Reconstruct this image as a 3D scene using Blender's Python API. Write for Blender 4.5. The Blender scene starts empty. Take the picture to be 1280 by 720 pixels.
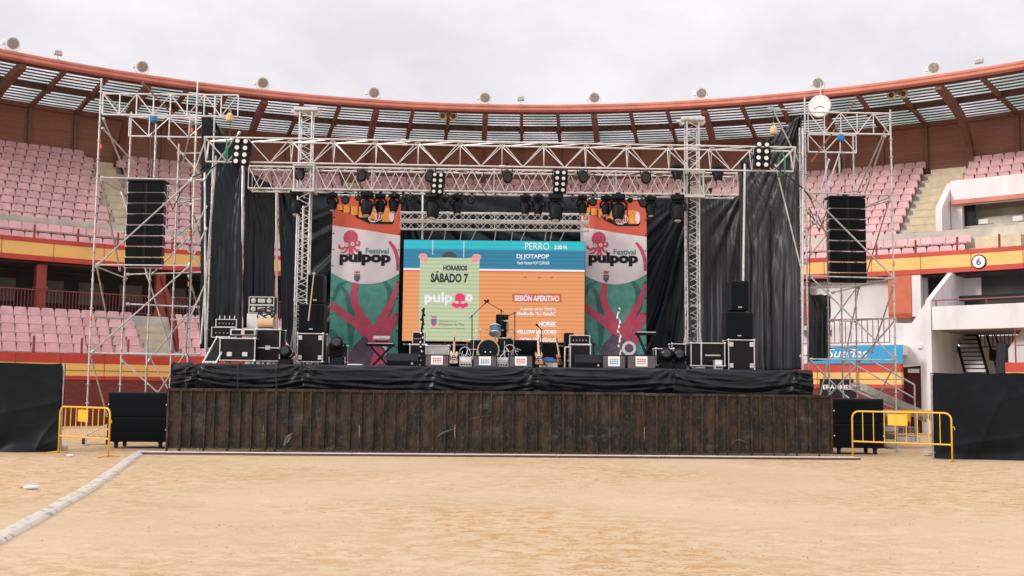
import bpy, bmesh, math, random
from mathutils import Vector, Matrix, noise
random.seed(7)
PI = math.pi
sc = bpy.context.scene
COL = sc.collection

# ------------------------------------------------------------------ camera
FPX = 1400.0; PITCH = math.radians(5.15); ROLL = math.radians(0.6); EYE = 1.6
cd = bpy.data.cameras.new('camera'); cam = bpy.data.objects.new('camera', cd); COL.objects.link(cam)
cd.sensor_width = 36; cd.lens = 36 * FPX / 1280; cd.clip_start = 0.1; cd.clip_end = 3000
cam.matrix_world = (Matrix.Translation((0, 0, EYE)) @ Matrix.Rotation(PI/2 + PITCH, 4, 'X') @ Matrix.Rotation(ROLL, 4, 'Z'))
sc.camera = cam
sc.render.resolution_x = 1024; sc.render.resolution_y = 576

# ------------------------------------------------------------------ sky and sun
SUN = Vector((-0.80, -0.48, 0.40)).normalized()
wd = bpy.data.worlds.new('World'); sc.world = wd; wd.use_nodes = True
nt = wd.node_tree; nt.nodes.clear()
def N(t, **k):
    n = nt.nodes.new(t)
    for a, b in k.items(): setattr(n, a, b)
    return n
sky = N('ShaderNodeTexSky', sky_type='NISHITA', sun_disc=False)
sky.sun_elevation = math.asin(SUN.z); sky.sun_rotation = math.atan2(SUN.x, SUN.y)
tc = N('ShaderNodeTexCoord'); mp = N('ShaderNodeMapping'); mp.inputs['Scale'].default_value = (1, 1, 1.5)
n1 = N('ShaderNodeTexNoise'); n1.inputs['Scale'].default_value = 4.2; n1.inputs['Detail'].default_value = 9; n1.inputs['Roughness'].default_value = .58
n1.inputs['Distortion'].default_value = .12
r1 = N('ShaderNodeValToRGB')
r1.color_ramp.elements[0].position = .40; r1.color_ramp.elements[0].color = (6.6, 6.35, 6.7, 1)
r1.color_ramp.elements[1].position = .62; r1.color_ramp.elements[1].color = (8.0, 7.75, 7.9, 1)
sx = N('ShaderNodeSeparateXYZ'); mr = N('ShaderNodeMapRange')
mr.inputs['From Min'].default_value = .3; mr.inputs['From Max'].default_value = 1; mr.inputs['To Min'].default_value = 1; mr.inputs['To Max'].default_value = 2.0
vm = N('ShaderNodeVectorMath', operation='SCALE'); mx = N('ShaderNodeMixRGB'); mx.inputs[0].default_value = .93
bg = N('ShaderNodeBackground'); bg.inputs['Strength'].default_value = .1; ow = N('ShaderNodeOutputWorld')
L = nt.links.new
L(tc.outputs['Generated'], mp.inputs['Vector']); L(mp.outputs[0], n1.inputs['Vector']); L(n1.outputs['Fac'], r1.inputs['Fac'])
L(tc.outputs['Generated'], sx.inputs[0]); L(sx.outputs['Z'], mr.inputs['Value']); L(r1.outputs[0], vm.inputs[0]); L(mr.outputs[0], vm.inputs['Scale'])
L(sky.outputs[0], mx.inputs[1]); L(vm.outputs[0], mx.inputs[2]); L(mx.outputs[0], bg.inputs['Color']); L(bg.outputs[0], ow.inputs[0])
sl = bpy.data.lights.new('sun', 'SUN'); sl.energy = 1.5; sl.angle = math.radians(12); sl.color = (1, .95, .88)
so = bpy.data.objects.new('sun', sl); COL.objects.link(so); so.rotation_euler = SUN.to_track_quat('Z', 'Y').to_euler()
so.location = (0, 0, 40)
vs = sc.view_settings; vs.view_transform = 'Standard'; vs.look = 'None'; vs.exposure = 0.36; vs.gamma = 1; vs.use_curve_mapping = False

# ------------------------------------------------------------------ photo measuring helpers (pixel of the 1280x720 photo + a real distance -> point)
def ray(px, py):
    u = px - 640; v = 360 - py; c, s = math.cos(ROLL), math.sin(ROLL)
    u, v = u*c - v*s, u*s + v*c
    dy = math.cos(PITCH)*FPX - math.sin(PITCH)*v; dz = math.sin(PITCH)*FPX + math.cos(PITCH)*v
    return u/dy, dz/dy
def at(px, py, Y):
    a, b = ray(px, py); return Vector((a*Y, Y, EYE + b*Y))
CY = 23.8                                    # centre of the bullring is (0, CY)
def onr(px, py, r):
    a, b = ray(px, py); A = 1 + a*a; B = -2*CY; C = CY*CY - r*r
    Y = (-B + math.sqrt(B*B - 4*A*C))/(2*A); return Vector((a*Y, Y, EYE + b*Y))
def phi_of(px, py, r):
    p = onr(px, py, r); return math.atan2(p.x, p.y - CY)
def pol(r, phi, z): return Vector((r*math.sin(phi), CY + r*math.cos(phi), z))
R = math.radians

# ------------------------------------------------------------------ materials
M = {}
def mat(name, col, rough=.6, metal=0, var=.12, scale=3, bump=0, bscale=20, stretch=(1, 1, 1), spec=.5, col2=None, emit=0, detail=6, ramp=(.3, .7)):
    m = bpy.data.materials.new(name); m.use_nodes = True; n = m.node_tree.nodes; l = m.node_tree.links.new
    b = n['Principled BSDF']; b.inputs['Roughness'].default_value = rough; b.inputs['Metallic'].default_value = metal
    b.inputs['Specular IOR Level'].default_value = spec
    t = n.new('ShaderNodeTexCoord'); mpp = n.new('ShaderNodeMapping'); mpp.inputs['Scale'].default_value = stretch
    l(t.outputs['Object'], mpp.inputs['Vector'])
    ns = n.new('ShaderNodeTexNoise'); ns.inputs['Scale'].default_value = scale; ns.inputs['Detail'].default_value = detail
    l(mpp.outputs[0], ns.inputs['Vector'])
    rp = n.new('ShaderNodeValToRGB'); rp.color_ramp.elements[0].position = ramp[0]; rp.color_ramp.elements[1].position = ramp[1]
    c2 = col2 or tuple(min(1, x*(1 + var)) for x in col)
    c1 = col if col2 else tuple(x*(1 - var) for x in col)
    rp.color_ramp.elements[0].color = (*c1, 1); rp.color_ramp.elements[1].color = (*c2, 1)
    l(ns.outputs['Fac'], rp.inputs['Fac']); l(rp.outputs[0], b.inputs['Base Color'])
    if emit:
        l(rp.outputs[0], b.inputs['Emission Color']); b.inputs['Emission Strength'].default_value = emit
    if bump:
        nb = n.new('ShaderNodeTexNoise'); nb.inputs['Scale'].default_value = bscale; nb.inputs['Detail'].default_value = 5
        bp = n.new('ShaderNodeBump'); bp.inputs['Strength'].default_value = bump; bp.inputs['Distance'].default_value = .02
        l(mpp.outputs[0], nb.inputs['Vector']); l(nb.outputs['Fac'], bp.inputs['Height']); l(bp.outputs[0], b.inputs['Normal'])
    M[name] = m; return m
sm = mat('seat_pink', (.68, .41, .42), .6, var=.18, scale=1.7, spec=.3)
_n = sm.node_tree.nodes; _g = _n.new('ShaderNodeNewGeometry')           # world position, so that every seat has faded differently
for _l in list(sm.node_tree.links):
    if _l.from_node.type == 'TEX_COORD': sm.node_tree.links.new(_g.outputs['Position'], _l.to_socket)
mat('concrete', (.55, .50, .44), .9, var=.2, scale=1.5, bump=.3)
mat('step_beige', (.62, .52, .36), .85, var=.15, scale=2)
mat('band_red', (.50, .05, .03), .55, var=.15, scale=.8)
mat('band_yellow', (.82, .50, .15), .55, var=.10, scale=.8)
mat('rim_salmon', (.58, .22, .165), .65, var=.16, scale=1.1, spec=.3)
mat('beam_brown', (.20, .085, .05), .6, var=.25, scale=4, stretch=(1, 1, 4))
mat('dark_brown', (.10, .045, .035), .6, var=.2)
mat('column_red', (.27, .045, .035), .6, var=.15)
mat('arena_red', (.20, .035, .03), .7, var=.25, scale=2, bump=.3)
mat('rail_red', (.25, .05, .045), .5)
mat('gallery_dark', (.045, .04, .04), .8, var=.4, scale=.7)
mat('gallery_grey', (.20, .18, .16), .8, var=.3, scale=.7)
mat('white_paint', (.75, .72, .73), .8, var=.11, scale=1.6, bump=.2, bscale=8, stretch=(1, 1, .35), detail=10)
mat('slat_dark', (.09, .075, .075), .5, var=.2)
mat('slat_grey', (.11, .085, .085), .5, var=.2)
mat('steel', (.62, .61, .60), .38, metal=.85, var=.15, scale=6)
mat('galv', (.50, .49, .48), .5, metal=.6, var=.25, scale=5)
mat('alu', (.66, .65, .64), .34, metal=.6, var=.16, scale=9)
mat('black_plastic', (.006, .008, .011), .5, var=.3, spec=.22)
mat('black_rough', (.008, .009, .010), .85, var=.3, scale=12, spec=.15)
mat('tarp_matte', (.0035, .006, .009), .5, var=.5, scale=1.5, bump=.25, bscale=3, spec=.2)
mat('grille', (.004, .006, .008), .7, var=.3, scale=60, spec=.12)
mat('tarp', (.004, .007, .010), .36, var=.5, scale=1.5, bump=.35, bscale=4, spec=.32)
mat('drape', (.006, .012, .018), .42, var=.4, scale=1.2, bump=.12, bscale=3, stretch=(1, 1, .35), spec=.35)
mat('drape_sheen', (.028, .030, .037), .42, var=.3, scale=1.2, bump=.12, bscale=3, stretch=(1, 1, .35), spec=.4)  # black drape again, its sheen in the light put into a greyer colour
mat('case_panel', (.010, .009, .009), .5, var=.3, spec=.2)
mat('lamp_dark', (.03, .032, .036), .2, var=.4, scale=9)
mat('pillar_red_sunlit', (.56, .13, .06), .55, var=.1)  # column red made brighter: sunlight on the right pillar put into the colour
mat('yellow_paint', (.85, .46, .03), .4, var=.08)
mat('orange_mark', (.8, .12, .03), .5)
mat('blue', (.02, .22, .55), .4)
mat('green_strap', (.03, .25, .12), .6)
mat('hoist_yellow', (.62, .46, .20), .4)
mat('lens', (.75, .72, .66), .15, var=.1)
mat('lamp_glass', (.35, .35, .33), .15, var=.3, scale=8)
mat('bench_brown', (.16, .12, .085), .7, var=.2)
mat('clod', (.46, .28, .13), .95, var=.3, scale=4)
mat('scrap', (.085, .08, .08), .35, var=.3, scale=12)
mat('white', (.82, .81, .80), .5, var=.04)
mat('paper', (.8, .8, .8), .8, var=.02)
mat('sunburst', (.65, .28, .10), .25)
mat('cream_guitar', (.75, .60, .42), .3)
mat('maple', (.62, .45, .25), .4)
mat('wood_pale', (.62, .42, .22), .6)
mat('drum_blue', (.06, .15, .22), .2, metal=.3)
mat('drum_head', (.62, .60, .55), .5)
mat('cloth_blue', (.02, .10, .28), .8)
mat('brass', (.7, .55, .28), .3, metal=.9)
mat('rubber', (.03, .03, .03), .8)
mat('plank_white', (.70, .66, .60), .7, var=.15)
mat('hose', (.56, .50, .43), .85, col2=(.26, .24, .22), scale=6, ramp=(.52, .70))
mat('bottle_plastic', (.75, .75, .76), .2)
mat('wood_wall', (.30, .13, .085), .65, var=.2, scale=2, stretch=(1, 1, 6), bump=.2)
mat('banner_orange', (.56, .09, .045), .55, var=.06)
mat('banner_white', (.70, .64, .69), .55, var=.04)
mat('banner_teal', (.075, .30, .235), .55, var=.2, scale=5)
mat('banner_leaf', (.03, .15, .13), .55, var=.2, scale=5)
mat('banner_pink', (.52, .065, .13), .55, var=.12, scale=5)
mat('banner_plum', (.10, .07, .10), .55, var=.3, scale=5)
mat('ink', (.010, .013, .017), .6, spec=.2)
mat('ink_teal', (.05, .25, .2), .6)
mat('art_orange', (.75, .27, .04), .5, var=.2, scale=8)
mat('sign_blue', (.02, .32, .62), .5, var=.05)
mat('lamp_warm', (1, .75, .4), .4, emit=3)

def brickify(m, c1, c2, mortar, scale, w=.25, h=.08):
    n = m.node_tree.nodes; l = m.node_tree.links.new; b = n['Principled BSDF']
    uv = n.new('ShaderNodeUVMap'); br = n.new('ShaderNodeTexBrick'); br.inputs['Color1'].default_value = (*c1, 1)
    br.inputs['Color2'].default_value = (*c2, 1); br.inputs['Mortar'].default_value = (*mortar, 1); br.inputs['Scale'].default_value = scale
    br.inputs['Brick Width'].default_value = w; br.inputs['Row Height'].default_value = h; br.inputs['Mortar Size'].default_value = .008
    l(uv.outputs[0], br.inputs['Vector']); l(br.outputs['Color'], b.inputs['Base Color'])
brickify(M['arena_red'], (.21, .035, .03), (.15, .025, .022), (.09, .02, .018), 1)
brickify(M['wood_wall'], (.34, .145, .095), (.28, .12, .08), (.14, .062, .043), 1, 2.4, .12)

# roof sheet: pale translucent corrugated panel
def translucent_mat():
    m = bpy.data.materials.new('roof_sheet'); m.use_nodes = True; n = m.node_tree.nodes; l = m.node_tree.links.new
    n.remove(n['Principled BSDF']); o = n['Material Output']
    d = n.new('ShaderNodeBsdfDiffuse'); t = n.new('ShaderNodeBsdfTranslucent'); x = n.new('ShaderNodeMixShader'); x.inputs[0].default_value = .72
    tcx = n.new('ShaderNodeTexCoord'); ns = n.new('ShaderNodeTexNoise'); ns.inputs['Scale'].default_value = .35
    rp = n.new('ShaderNodeValToRGB'); rp.color_ramp.elements[0].color = (.62, .70, .67, 1); rp.color_ramp.elements[1].color = (.93, .93, .95, 1)
    rp.color_ramp.elements[0].position = .35; rp.color_ramp.elements[1].position = .65
    l(tcx.outputs['Object'], ns.inputs['Vector']); l(ns.outputs['Fac'], rp.inputs['Fac'])
    l(rp.outputs[0], d.inputs['Color']); l(rp.outputs[0], t.inputs['Color']); l(d.outputs[0], x.inputs[1]); l(t.outputs[0], x.inputs[2]); l(x.outputs[0], o.inputs[0])
    M['roof_sheet'] = m
translucent_mat()

# barrier boards: dark weathered timber, rust brown, grey scuffs and painted plastic sheen in vertical streaks
def barrier_mat():
    m = mat('barrier_wood', (.020, .017, .014), .55, bump=.6, bscale=14, stretch=(1, 1, .6), spec=.3); n = m.node_tree.nodes; l = m.node_tree.links.new
    b = n['Principled BSDF']; t = n.new('ShaderNodeTexCoord')
    def noi(sc_, st, lo, hi, det=8):
        mp_ = n.new('ShaderNodeMapping'); mp_.inputs['Scale'].default_value = st; l(t.outputs['Object'], mp_.inputs['Vector'])
        q = n.new('ShaderNodeTexNoise'); q.inputs['Scale'].default_value = sc_; q.inputs['Detail'].default_value = det; q.inputs['Roughness'].default_value = .7
        l(mp_.outputs[0], q.inputs['Vector']); r = n.new('ShaderNodeMapRange'); r.inputs['From Min'].default_value = lo; r.inputs['From Max'].default_value = hi
        l(q.outputs['Fac'], r.inputs['Value']); return r.outputs[0]
    def mixc(f, a, c):
        x = n.new('ShaderNodeMixRGB'); l(f, x.inputs[0])
        if isinstance(a, tuple): x.inputs[1].default_value = (*a, 1)
        else: l(a, x.inputs[1])
        x.inputs[2].default_value = (*c, 1); return x.outputs[0]
    c = mixc(noi(3.2, (1.3, 1, .55), .43, .72, 14), (.011, .010, .009), (.088, .046, .026))
    c = mixc(noi(11, (1.6, 1, .9), .52, .70, 12), c, (.085, .065, .045))
    c = mixc(noi(26, (1.6, 1, .7), .54, .70), c, (.012, .010, .009))
    c = mixc(noi(1.3, (1, 1, 2.2), .56, .72, 14), c, (.095, .088, .084))  # grey for scuffs and for the painted sheen of the plastic
    c = mixc(noi(20, (3, 1, .30), .60, .74), c, (.17, .085, .040))
    l(c, b.inputs['Base Color'])
barrier_mat()

# sand
def sand_mat():
    m = bpy.data.materials.new('sand'); m.use_nodes = True; n = m.node_tree.nodes; l = m.node_tree.links.new; b = n['Principled BSDF']
    b.inputs['Roughness'].default_value = .95; b.inputs['Specular IOR Level'].default_value = .15
    t = n.new('ShaderNodeTexCoord')
    def noi(s, st, det, rough=.6, dist=0):
        mp_ = n.new('ShaderNodeMapping'); mp_.inputs['Scale'].default_value = st; l(t.outputs['Object'], mp_.inputs['Vector'])
        q = n.new('ShaderNodeTexNoise'); q.inputs['Scale'].default_value = s; q.inputs['Detail'].default_value = det; q.inputs['Roughness'].default_value = rough
        q.inputs['Distortion'].default_value = dist; l(mp_.outputs[0], q.inputs['Vector']); return q.outputs['Fac']
    def rng(f, lo, hi):
        r = n.new('ShaderNodeMapRange'); r.inputs['From Min'].default_value = lo; r.inputs['From Max'].default_value = hi; l(f, r.inputs['Value']); return r.outputs[0]
    def mul(a, c):
        x = n.new('ShaderNodeMath'); x.operation = 'MULTIPLY'; l(a, x.inputs[0]); l(c, x.inputs[1]); return x.outputs[0]
    def mixc(f, a, c):
        x = n.new('ShaderNodeMixRGB'); l(f, x.inputs[0])
        if isinstance(a, tuple): x.inputs[1].default_value = (*a, 1)
        else: l(a, x.inputs[1])
        x.inputs[2].default_value = (*c, 1); return x.outputs[0]
    c = mixc(rng(noi(.35, (1, 1, 1), 6), .3, .7), (.54, .395, .25), (.625, .47, .31))
    broad = rng(noi(.16, (1, .8, 1), 4, .5), .42, .56)
    fine = rng(noi(3.4, (1, 1.3, 1), 15, .82, .8), .48, .57)
    c = mixc(mul(broad, fine), c, (.47, .265, .105))
    c = mixc(rng(noi(.9, (.6, 1.8, 1), 12, .75), .56, .80), c, (.52, .34, .19))
    c = mixc(rng(noi(9, (1, 1, 1), 12, .85), .57, .68), c, (.42, .28, .16))
    c = mixc(rng(noi(30, (1, 1, 1), 6, .85), .55, .70), c, (.38, .26, .16))
    c = mixc(rng(noi(24, (1, 1, 1), 5, .8), .56, .72), c, (.74, .59, .43))
    c = mixc(rng(noi(4, (1, 1, 1), 8, .75), .56, .72), c, (.66, .50, .34))
    l(c, b.inputs['Base Color'])
    bp = n.new('ShaderNodeBump'); bp.inputs['Strength'].default_value = .32; bp.inputs['Distance'].default_value = .03
    ad = n.new('ShaderNodeMath'); ad.operation = 'ADD'; l(noi(5, (1, 1.2, 1), 14, .8), ad.inputs[0]); l(fine, ad.inputs[1]); 
    l(ad.outputs[0], bp.inputs['Height']); l(bp.outputs[0], b.inputs['Normal'])
    M['sand'] = m
sand_mat()

# LED wall: emissive colour cut by fine horizontal module lines
def led(name, col, k=.80):
    m = bpy.data.materials.new(name); m.use_nodes = True; n = m.node_tree.nodes; l = m.node_tree.links.new; b = n['Principled BSDF']
    t = n.new('ShaderNodeTexCoord'); w = n.new('ShaderNodeTexWave'); w.bands_direction = 'Z'; w.inputs['Scale'].default_value = 2.6
    l(t.outputs['Object'], w.inputs['Vector']); rp = n.new('ShaderNodeValToRGB')
    rp.color_ramp.elements[0].color = (*[x*.78*k for x in col], 1); rp.color_ramp.elements[1].color = (*[x*k for x in col], 1); rp.color_ramp.elements[1].position = .35
    l(w.outputs['Fac'], rp.inputs['Fac']); b.inputs['Base Color'].default_value = (.02, .02, .02, 1); b.inputs['Roughness'].default_value = .5
    l(rp.outputs[0], b.inputs['Emission Color']); b.inputs['Emission Strength'].default_value = 1; M[name] = m
led('led_cyan', (.01, .50, .57)); led('led_blue', (.01, .20, .34)); led('led_orange', (.80, .31, .11)); led('led_green', (.50, .58, .36))
led('led_white', (.85, .82, .86)); led('led_soft', (.66, .60, .66)); led('led_pink', (.80, .34, .30)); led('led_black', (.02, .03, .035)); led('led_magenta', (.80, .03, .12))
led('led_red', (.62, .12, .05)); led('led_grey', (.05, .05, .07)); led('led_purple', (.22, .12, .34)); led('led_mint', (.28, .36, .26))

# ------------------------------------------------------------------ mesh builder
class MB:
    def __init__(s): s.v = []; s.f = []; s.mi = []; s.m = 0; s.uv = {}
    def use(s, i): s.m = i; return s
    def add(s, vs, fs):
        b = len(s.v); s.v += [Vector(p) for p in vs]; s.f += [[b + i for i in f] for f in fs]; s.mi += [s.m]*len(fs); return s
    def box(s, c, d, M3=None):
        x, y, z = [q/2 for q in d]; c = Vector(c)
        ps = [Vector((i*x, j*y, k*z)) for k in (-1, 1) for j in (-1, 1) for i in (-1, 1)]
        if M3 is not None: ps = [M3 @ p for p in ps]
        return s.add([c + p for p in ps], [(0, 2, 3, 1), (4, 5, 7, 6), (0, 1, 5, 4), (2, 6, 7, 3), (0, 4, 6, 2), (1, 3, 7, 5)])
    def bbox(s, c, d, b=.02, M3=None):          # box with chamfered edges
        c = Vector(c); h = [q/2 for q in d]; b = min(b, *[q*.45 for q in h]); ps = []; idx = {}
        for i in (-1, 1):
            for j in (-1, 1):
                for k in (-1, 1):
                    for ax in range(3):
                        p = [i*h[0], j*h[1], k*h[2]]
                        sg = (i, j, k)
                        for a in range(3):
                            if a != ax: p[a] -= sg[a]*b
                        idx[(i, j, k, ax)] = len(ps); ps.append(Vector(p))
        fs = []
        for ax in range(3):
            o = [a for a in range(3) if a != ax]
            for sgn in (-1, 1):
                q = []
                for (a, b2) in ((-1, -1), (1, -1), (1, 1), (-1, 1)):
                    t = [0, 0, 0]; t[ax] = sgn; t[o[0]] = a; t[o[1]] = b2; q.append(idx[(*t, ax)])
                fs.append(q if (sgn > 0) != (ax == 1) else q[::-1])
        for ax in range(3):                     # edges parallel to ax
            o = [a for a in range(3) if a != ax]
            for a in (-1, 1):
                for b2 in (-1, 1):
                    t1 = [0, 0, 0]; t1[ax] = -1; t1[o[0]] = a; t1[o[1]] = b2; t2 = list(t1); t2[ax] = 1
                    fs.append([idx[(*t1, o[0])], idx[(*t2, o[0])], idx[(*t2, o[1])], idx[(*t1, o[1])]])
        for i in (-1, 1):
            for j in (-1, 1):
                for k in (-1, 1): fs.append([idx[(i, j, k, 0)], idx[(i, j, k, 1)], idx[(i, j, k, 2)]])
        if M3 is not None: ps = [M3 @ p for p in ps]
        return s.add([c + p for p in ps], fs)
    def tube(s, a, b, r, n=6, r2=None, cap=True):
        a = Vector(a); b = Vector(b); d = b - a
        if d.length < 1e-6: return s
        d.normalize(); u = d.orthogonal().normalized(); w = d.cross(u); r2 = r if r2 is None else r2; ps = []
        for q, rr in ((a, r), (b, r2)):
            for i in range(n):
                t = 2*PI*i/n; ps.append(q + (u*math.cos(t) + w*math.sin(t))*rr)
        fs = [(i, (i + 1) % n, n + (i + 1) % n, n + i) for i in range(n)]
        if cap: fs += [tuple(range(n))[::-1], tuple(range(n, 2*n))]
        return s.add(ps, fs)
    def path(s, pts, r, n=6):
        pts = [Vector(p) for p in pts]; ps = []; fs = []; m = len(pts); u = None
        for k, p in enumerate(pts):
            d = (pts[min(k + 1, m - 1)] - pts[max(k - 1, 0)]).normalized()
            if u is None: u = d.orthogonal().normalized()
            u = (u - d*u.dot(d)); u = u.normalized() if u.length > 1e-6 else d.orthogonal().normalized()
            w = d.cross(u); rr = r[k] if isinstance(r, (list, tuple)) else r
            for i in range(n):
                t = 2*PI*i/n; ps.append(p + (u*math.cos(t) + w*math.sin(t))*rr)
        for k in range(m - 1):
            for i in range(n): fs.append((k*n + i, k*n + (i + 1) % n, (k + 1)*n + (i + 1) % n, (k + 1)*n + i))
        fs += [tuple(range(n))[::-1], tuple(range((m - 1)*n, m*n))]
        return s.add(ps, fs)
    def lathe(s, c, axis, prof, n=16):         # prof: (distance along axis, radius)
        c = Vector(c); d = Vector(axis).normalized(); u = d.orthogonal().normalized(); w = d.cross(u); ps = []; fs = []
        for h, rr in prof:
            for i in range(n):
                t = 2*PI*i/n; ps.append(c + d*h + (u*math.cos(t) + w*math.sin(t))*max(rr, 1e-4))
        for k in range(len(prof) - 1):
            for i in range(n): fs.append((k*n + i, k*n + (i + 1) % n, (k + 1)*n + (i + 1) % n, (k + 1)*n + i))
        fs += [tuple(range(n))[::-1], tuple(range((len(prof) - 1)*n, len(prof)*n))]
        return s.add(ps, fs)
    def ball(s, c, r, n=12, sz=(1, 1, 1)):
        ps = []; fs = []; m = n//2; c = Vector(c)
        for j in range(m + 1):
            a = PI*j/m
            for i in range(n):
                t = 2*PI*i/n; ps.append(c + Vector((math.sin(a)*math.cos(t)*sz[0], math.sin(a)*math.sin(t)*sz[1], math.cos(a)*sz[2]))*r)
        for j in range(m):
            for i in range(n): fs.append((j*n + i, (j + 1)*n + i, (j + 1)*n + (i + 1) % n, j*n + (i + 1) % n))
        return s.add(ps, fs)
    def prism(s, pts, off):                     # polygon pts extruded by vector (or list of vectors)
        n = len(pts); pts = [Vector(p) for p in pts]
        of = off if isinstance(off, list) else [Vector(off)]*n
        return s.add(pts + [p + o for p, o in zip(pts, of)], [tuple(range(n)), tuple(range(n, 2*n))[::-1]] + [(i, n + i, n + (i + 1) % n, (i + 1) % n) for i in range(n)])
    def sweep(s, prof, p0, p1, n, caps=True):   # closed (r,z) profile swept round the ring
        k = len(prof); ps = []; fs = []
        for j in range(n + 1):
            ph = p0 + (p1 - p0)*j/n
            ps += [pol(r, ph, z) for r, z in prof]
        for j in range(n):
            for i in range(k): fs.append((j*k + i, j*k + (i + 1) % k, (j + 1)*k + (i + 1) % k, (j + 1)*k + i))
        if caps: fs += [tuple(range(k)), tuple(range(n*k, n*k + k))[::-1]]
        return s.add(ps, fs)
    def grid(s, fn, nu, nv, thick=None):
        ps = [fn(i/nu, j/nv) for j in range(nv + 1) for i in range(nu + 1)]
        fs = [(j*(nu + 1) + i, j*(nu + 1) + i + 1, (j + 1)*(nu + 1) + i + 1, (j + 1)*(nu + 1) + i) for j in range(nv) for i in range(nu)]
        return s.add(ps, fs)
    def build(s, name, mats, parent=None, smooth=False, uvr=None, origin=None):
        me = bpy.data.meshes.new(name)
        o0 = Vector(origin) if origin is not None else Vector((0, 0, 0))
        me.from_pydata([tuple(p - o0) for p in s.v], [], s.f)
        for q in (mats if isinstance(mats, (list, tuple)) else [mats]): me.materials.append(M[q])
        me.polygons.foreach_set('material_index', s.mi)
        if smooth: me.polygons.foreach_set('use_smooth', [True]*len(me.polygons))
        if uvr:                                 # uv = arc length, height
            uvl = me.uv_layers.new(name='uv'); off = Vector(origin) if origin is not None else Vector((0, 0, 0))
            for lp in me.loops:
                p = me.vertices[lp.vertex_index].co + off; uvl.data[lp.index].uv = (math.atan2(p.x, p.y - CY)*uvr, p.z)
        me.validate(); me.update()
        if not smooth or True:
            bm = bmesh.new(); bm.from_mesh(me); bmesh.ops.recalc_face_normals(bm, faces=bm.faces); bm.to_mesh(me); bm.free()
        o = bpy.data.objects.new(name, me); COL.objects.link(o); o.location = o0
        if parent is not None:
            o.parent = parent
        return o
def thing(name, label, cat, loc=(0, 0, 0), rz=0, group=None):
    o = bpy.data.objects.new(name, None); COL.objects.link(o); o.location = loc; o.rotation_euler = (0, 0, rz); o.empty_display_size = .1
    o['label'] = label; o['category'] = cat
    if group: o['group'] = group
    return o
def tag(o, label, cat, group=None):
    o['label'] = label; o['category'] = cat
    if group: o['group'] = group
    return o
def dup(root, loc, rz=None, label=None, group=None):
    r = root.copy(); COL.objects.link(r); r.location = loc
    if rz is not None: r.rotation_euler = (0, 0, rz)
    if label: r['label'] = label
    if group: r['group'] = group
    for ch in list(root.children):
        c = ch.copy(); COL.objects.link(c); c.parent = r
        for g in list(ch.children):
            d = g.copy(); COL.objects.link(d); d.parent = c
    return r
def struct(o): o['kind'] = 'structure'; return o
def text_mb(s, x0, x1, z0, z1, y, bold=0.0, shear=0, keep=False):
    """text squeezed into the box x0..x1, z0..z1 on a plane facing -Y"""
    cu = bpy.data.curves.new('txt', 'FONT'); cu.body = s; cu.size = 1; cu.offset = bold; cu.extrude = 0; cu.resolution_u = 3; cu.shear = shear
    ob = bpy.data.objects.new('txt', cu); COL.objects.link(ob); bpy.context.view_layer.update()
    me = bpy.data.meshes.new_from_object(ob.evaluated_get(bpy.context.evaluated_depsgraph_get()))
    xs = [v.co.x for v in me.vertices]; ys = [v.co.y for v in me.vertices]
    a, b, c, d = min(xs), max(xs), min(ys), max(ys); mb = MB()
    mb.add([Vector((x0 + (v.co.x - a)/(b - a)*(x1 - x0), y, z0 + (v.co.y - c)/(d - c)*(z1 - z0))) for v in me.vertices], [list(p.vertices) for p in me.polygons])
    bpy.data.objects.remove(ob); bpy.data.curves.remove(cu); bpy.data.meshes.remove(me); return mb
def ordinal(i): return ['first', 'second', 'third', 'fourth', 'fifth', 'sixth', 'seventh', 'eighth', 'ninth', 'tenth', 'eleventh', 'twelfth', 'thirteenth', 'fourteenth', 'fifteenth', 'sixteenth', 'seventeenth', 'eighteenth', 'nineteenth', 'twentieth', 'twenty-first', 'twenty-second', 'twenty-third', 'twenty-fourth'][i]
# ------------------------------------------------------------------ ground
g = MB(); g.grid(lambda u, v: Vector((-400 + 800*u, -300 + 900*v, 0)), 8, 8)
gd = struct(g.build('ground', 'sand'))

# ------------------------------------------------------------------ the ring of stands
STEP = R(9.55); PH = [R(-2.5) + STEP*k for k in range(-7, 8)]        # main frames of the ring
PH0, PH1 = R(-68), R(68)
def seat_geo():
    m = MB()
    bk = [(-.262, .0), (.262, .0), (.258, .20), (.235, .325), (.19, .365), (-.19, .365), (-.235, .325), (-.258, .20)]
    f = [Vector((x, .20 + z*.22, .44 + z)) for x, z in bk]
    m.prism(f, Vector((0, .03, 0)))
    m.prism([(-.255, .20, .44), (.255, .20, .44), (.255, -.16, .46), (.235, -.22, .455), (-.235, -.22, .455), (-.255, -.16, .46)], Vector((0, 0, -.03)))
    m.prism([(-.235, -.22, .455), (.235, -.22, .455), (.235, -.20, .375), (-.235, -.20, .375)], Vector((0, .02, 0)))
    m.prism([(-.245, -.16, .45), (-.225, -.16, .45), (-.225, .2, .45), (-.245, .2, .45)], Vector((0, 0, -.09)))
    m.prism([(.245, -.16, .45), (.225, -.16, .45), (.225, .2, .45), (.245, .2, .45)], Vector((0, 0, -.09)))
    m.use(1); m.box((0, .05, .22), (.06, .1, .42)); m.box((0, 0, .40), (.38, .05, .03)); m.use(0)
    return m
sg = seat_geo()
def add_seat(mb, loc, ang, k=None):
    Rz = Matrix.Rotation(-ang, 3, 'Z'); b = len(mb.v); mb.v += [loc + Rz @ p for p in sg.v]; mb.f += [[b + i for i in f] for f in sg.f]; mb.mi += sg.mi
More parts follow.
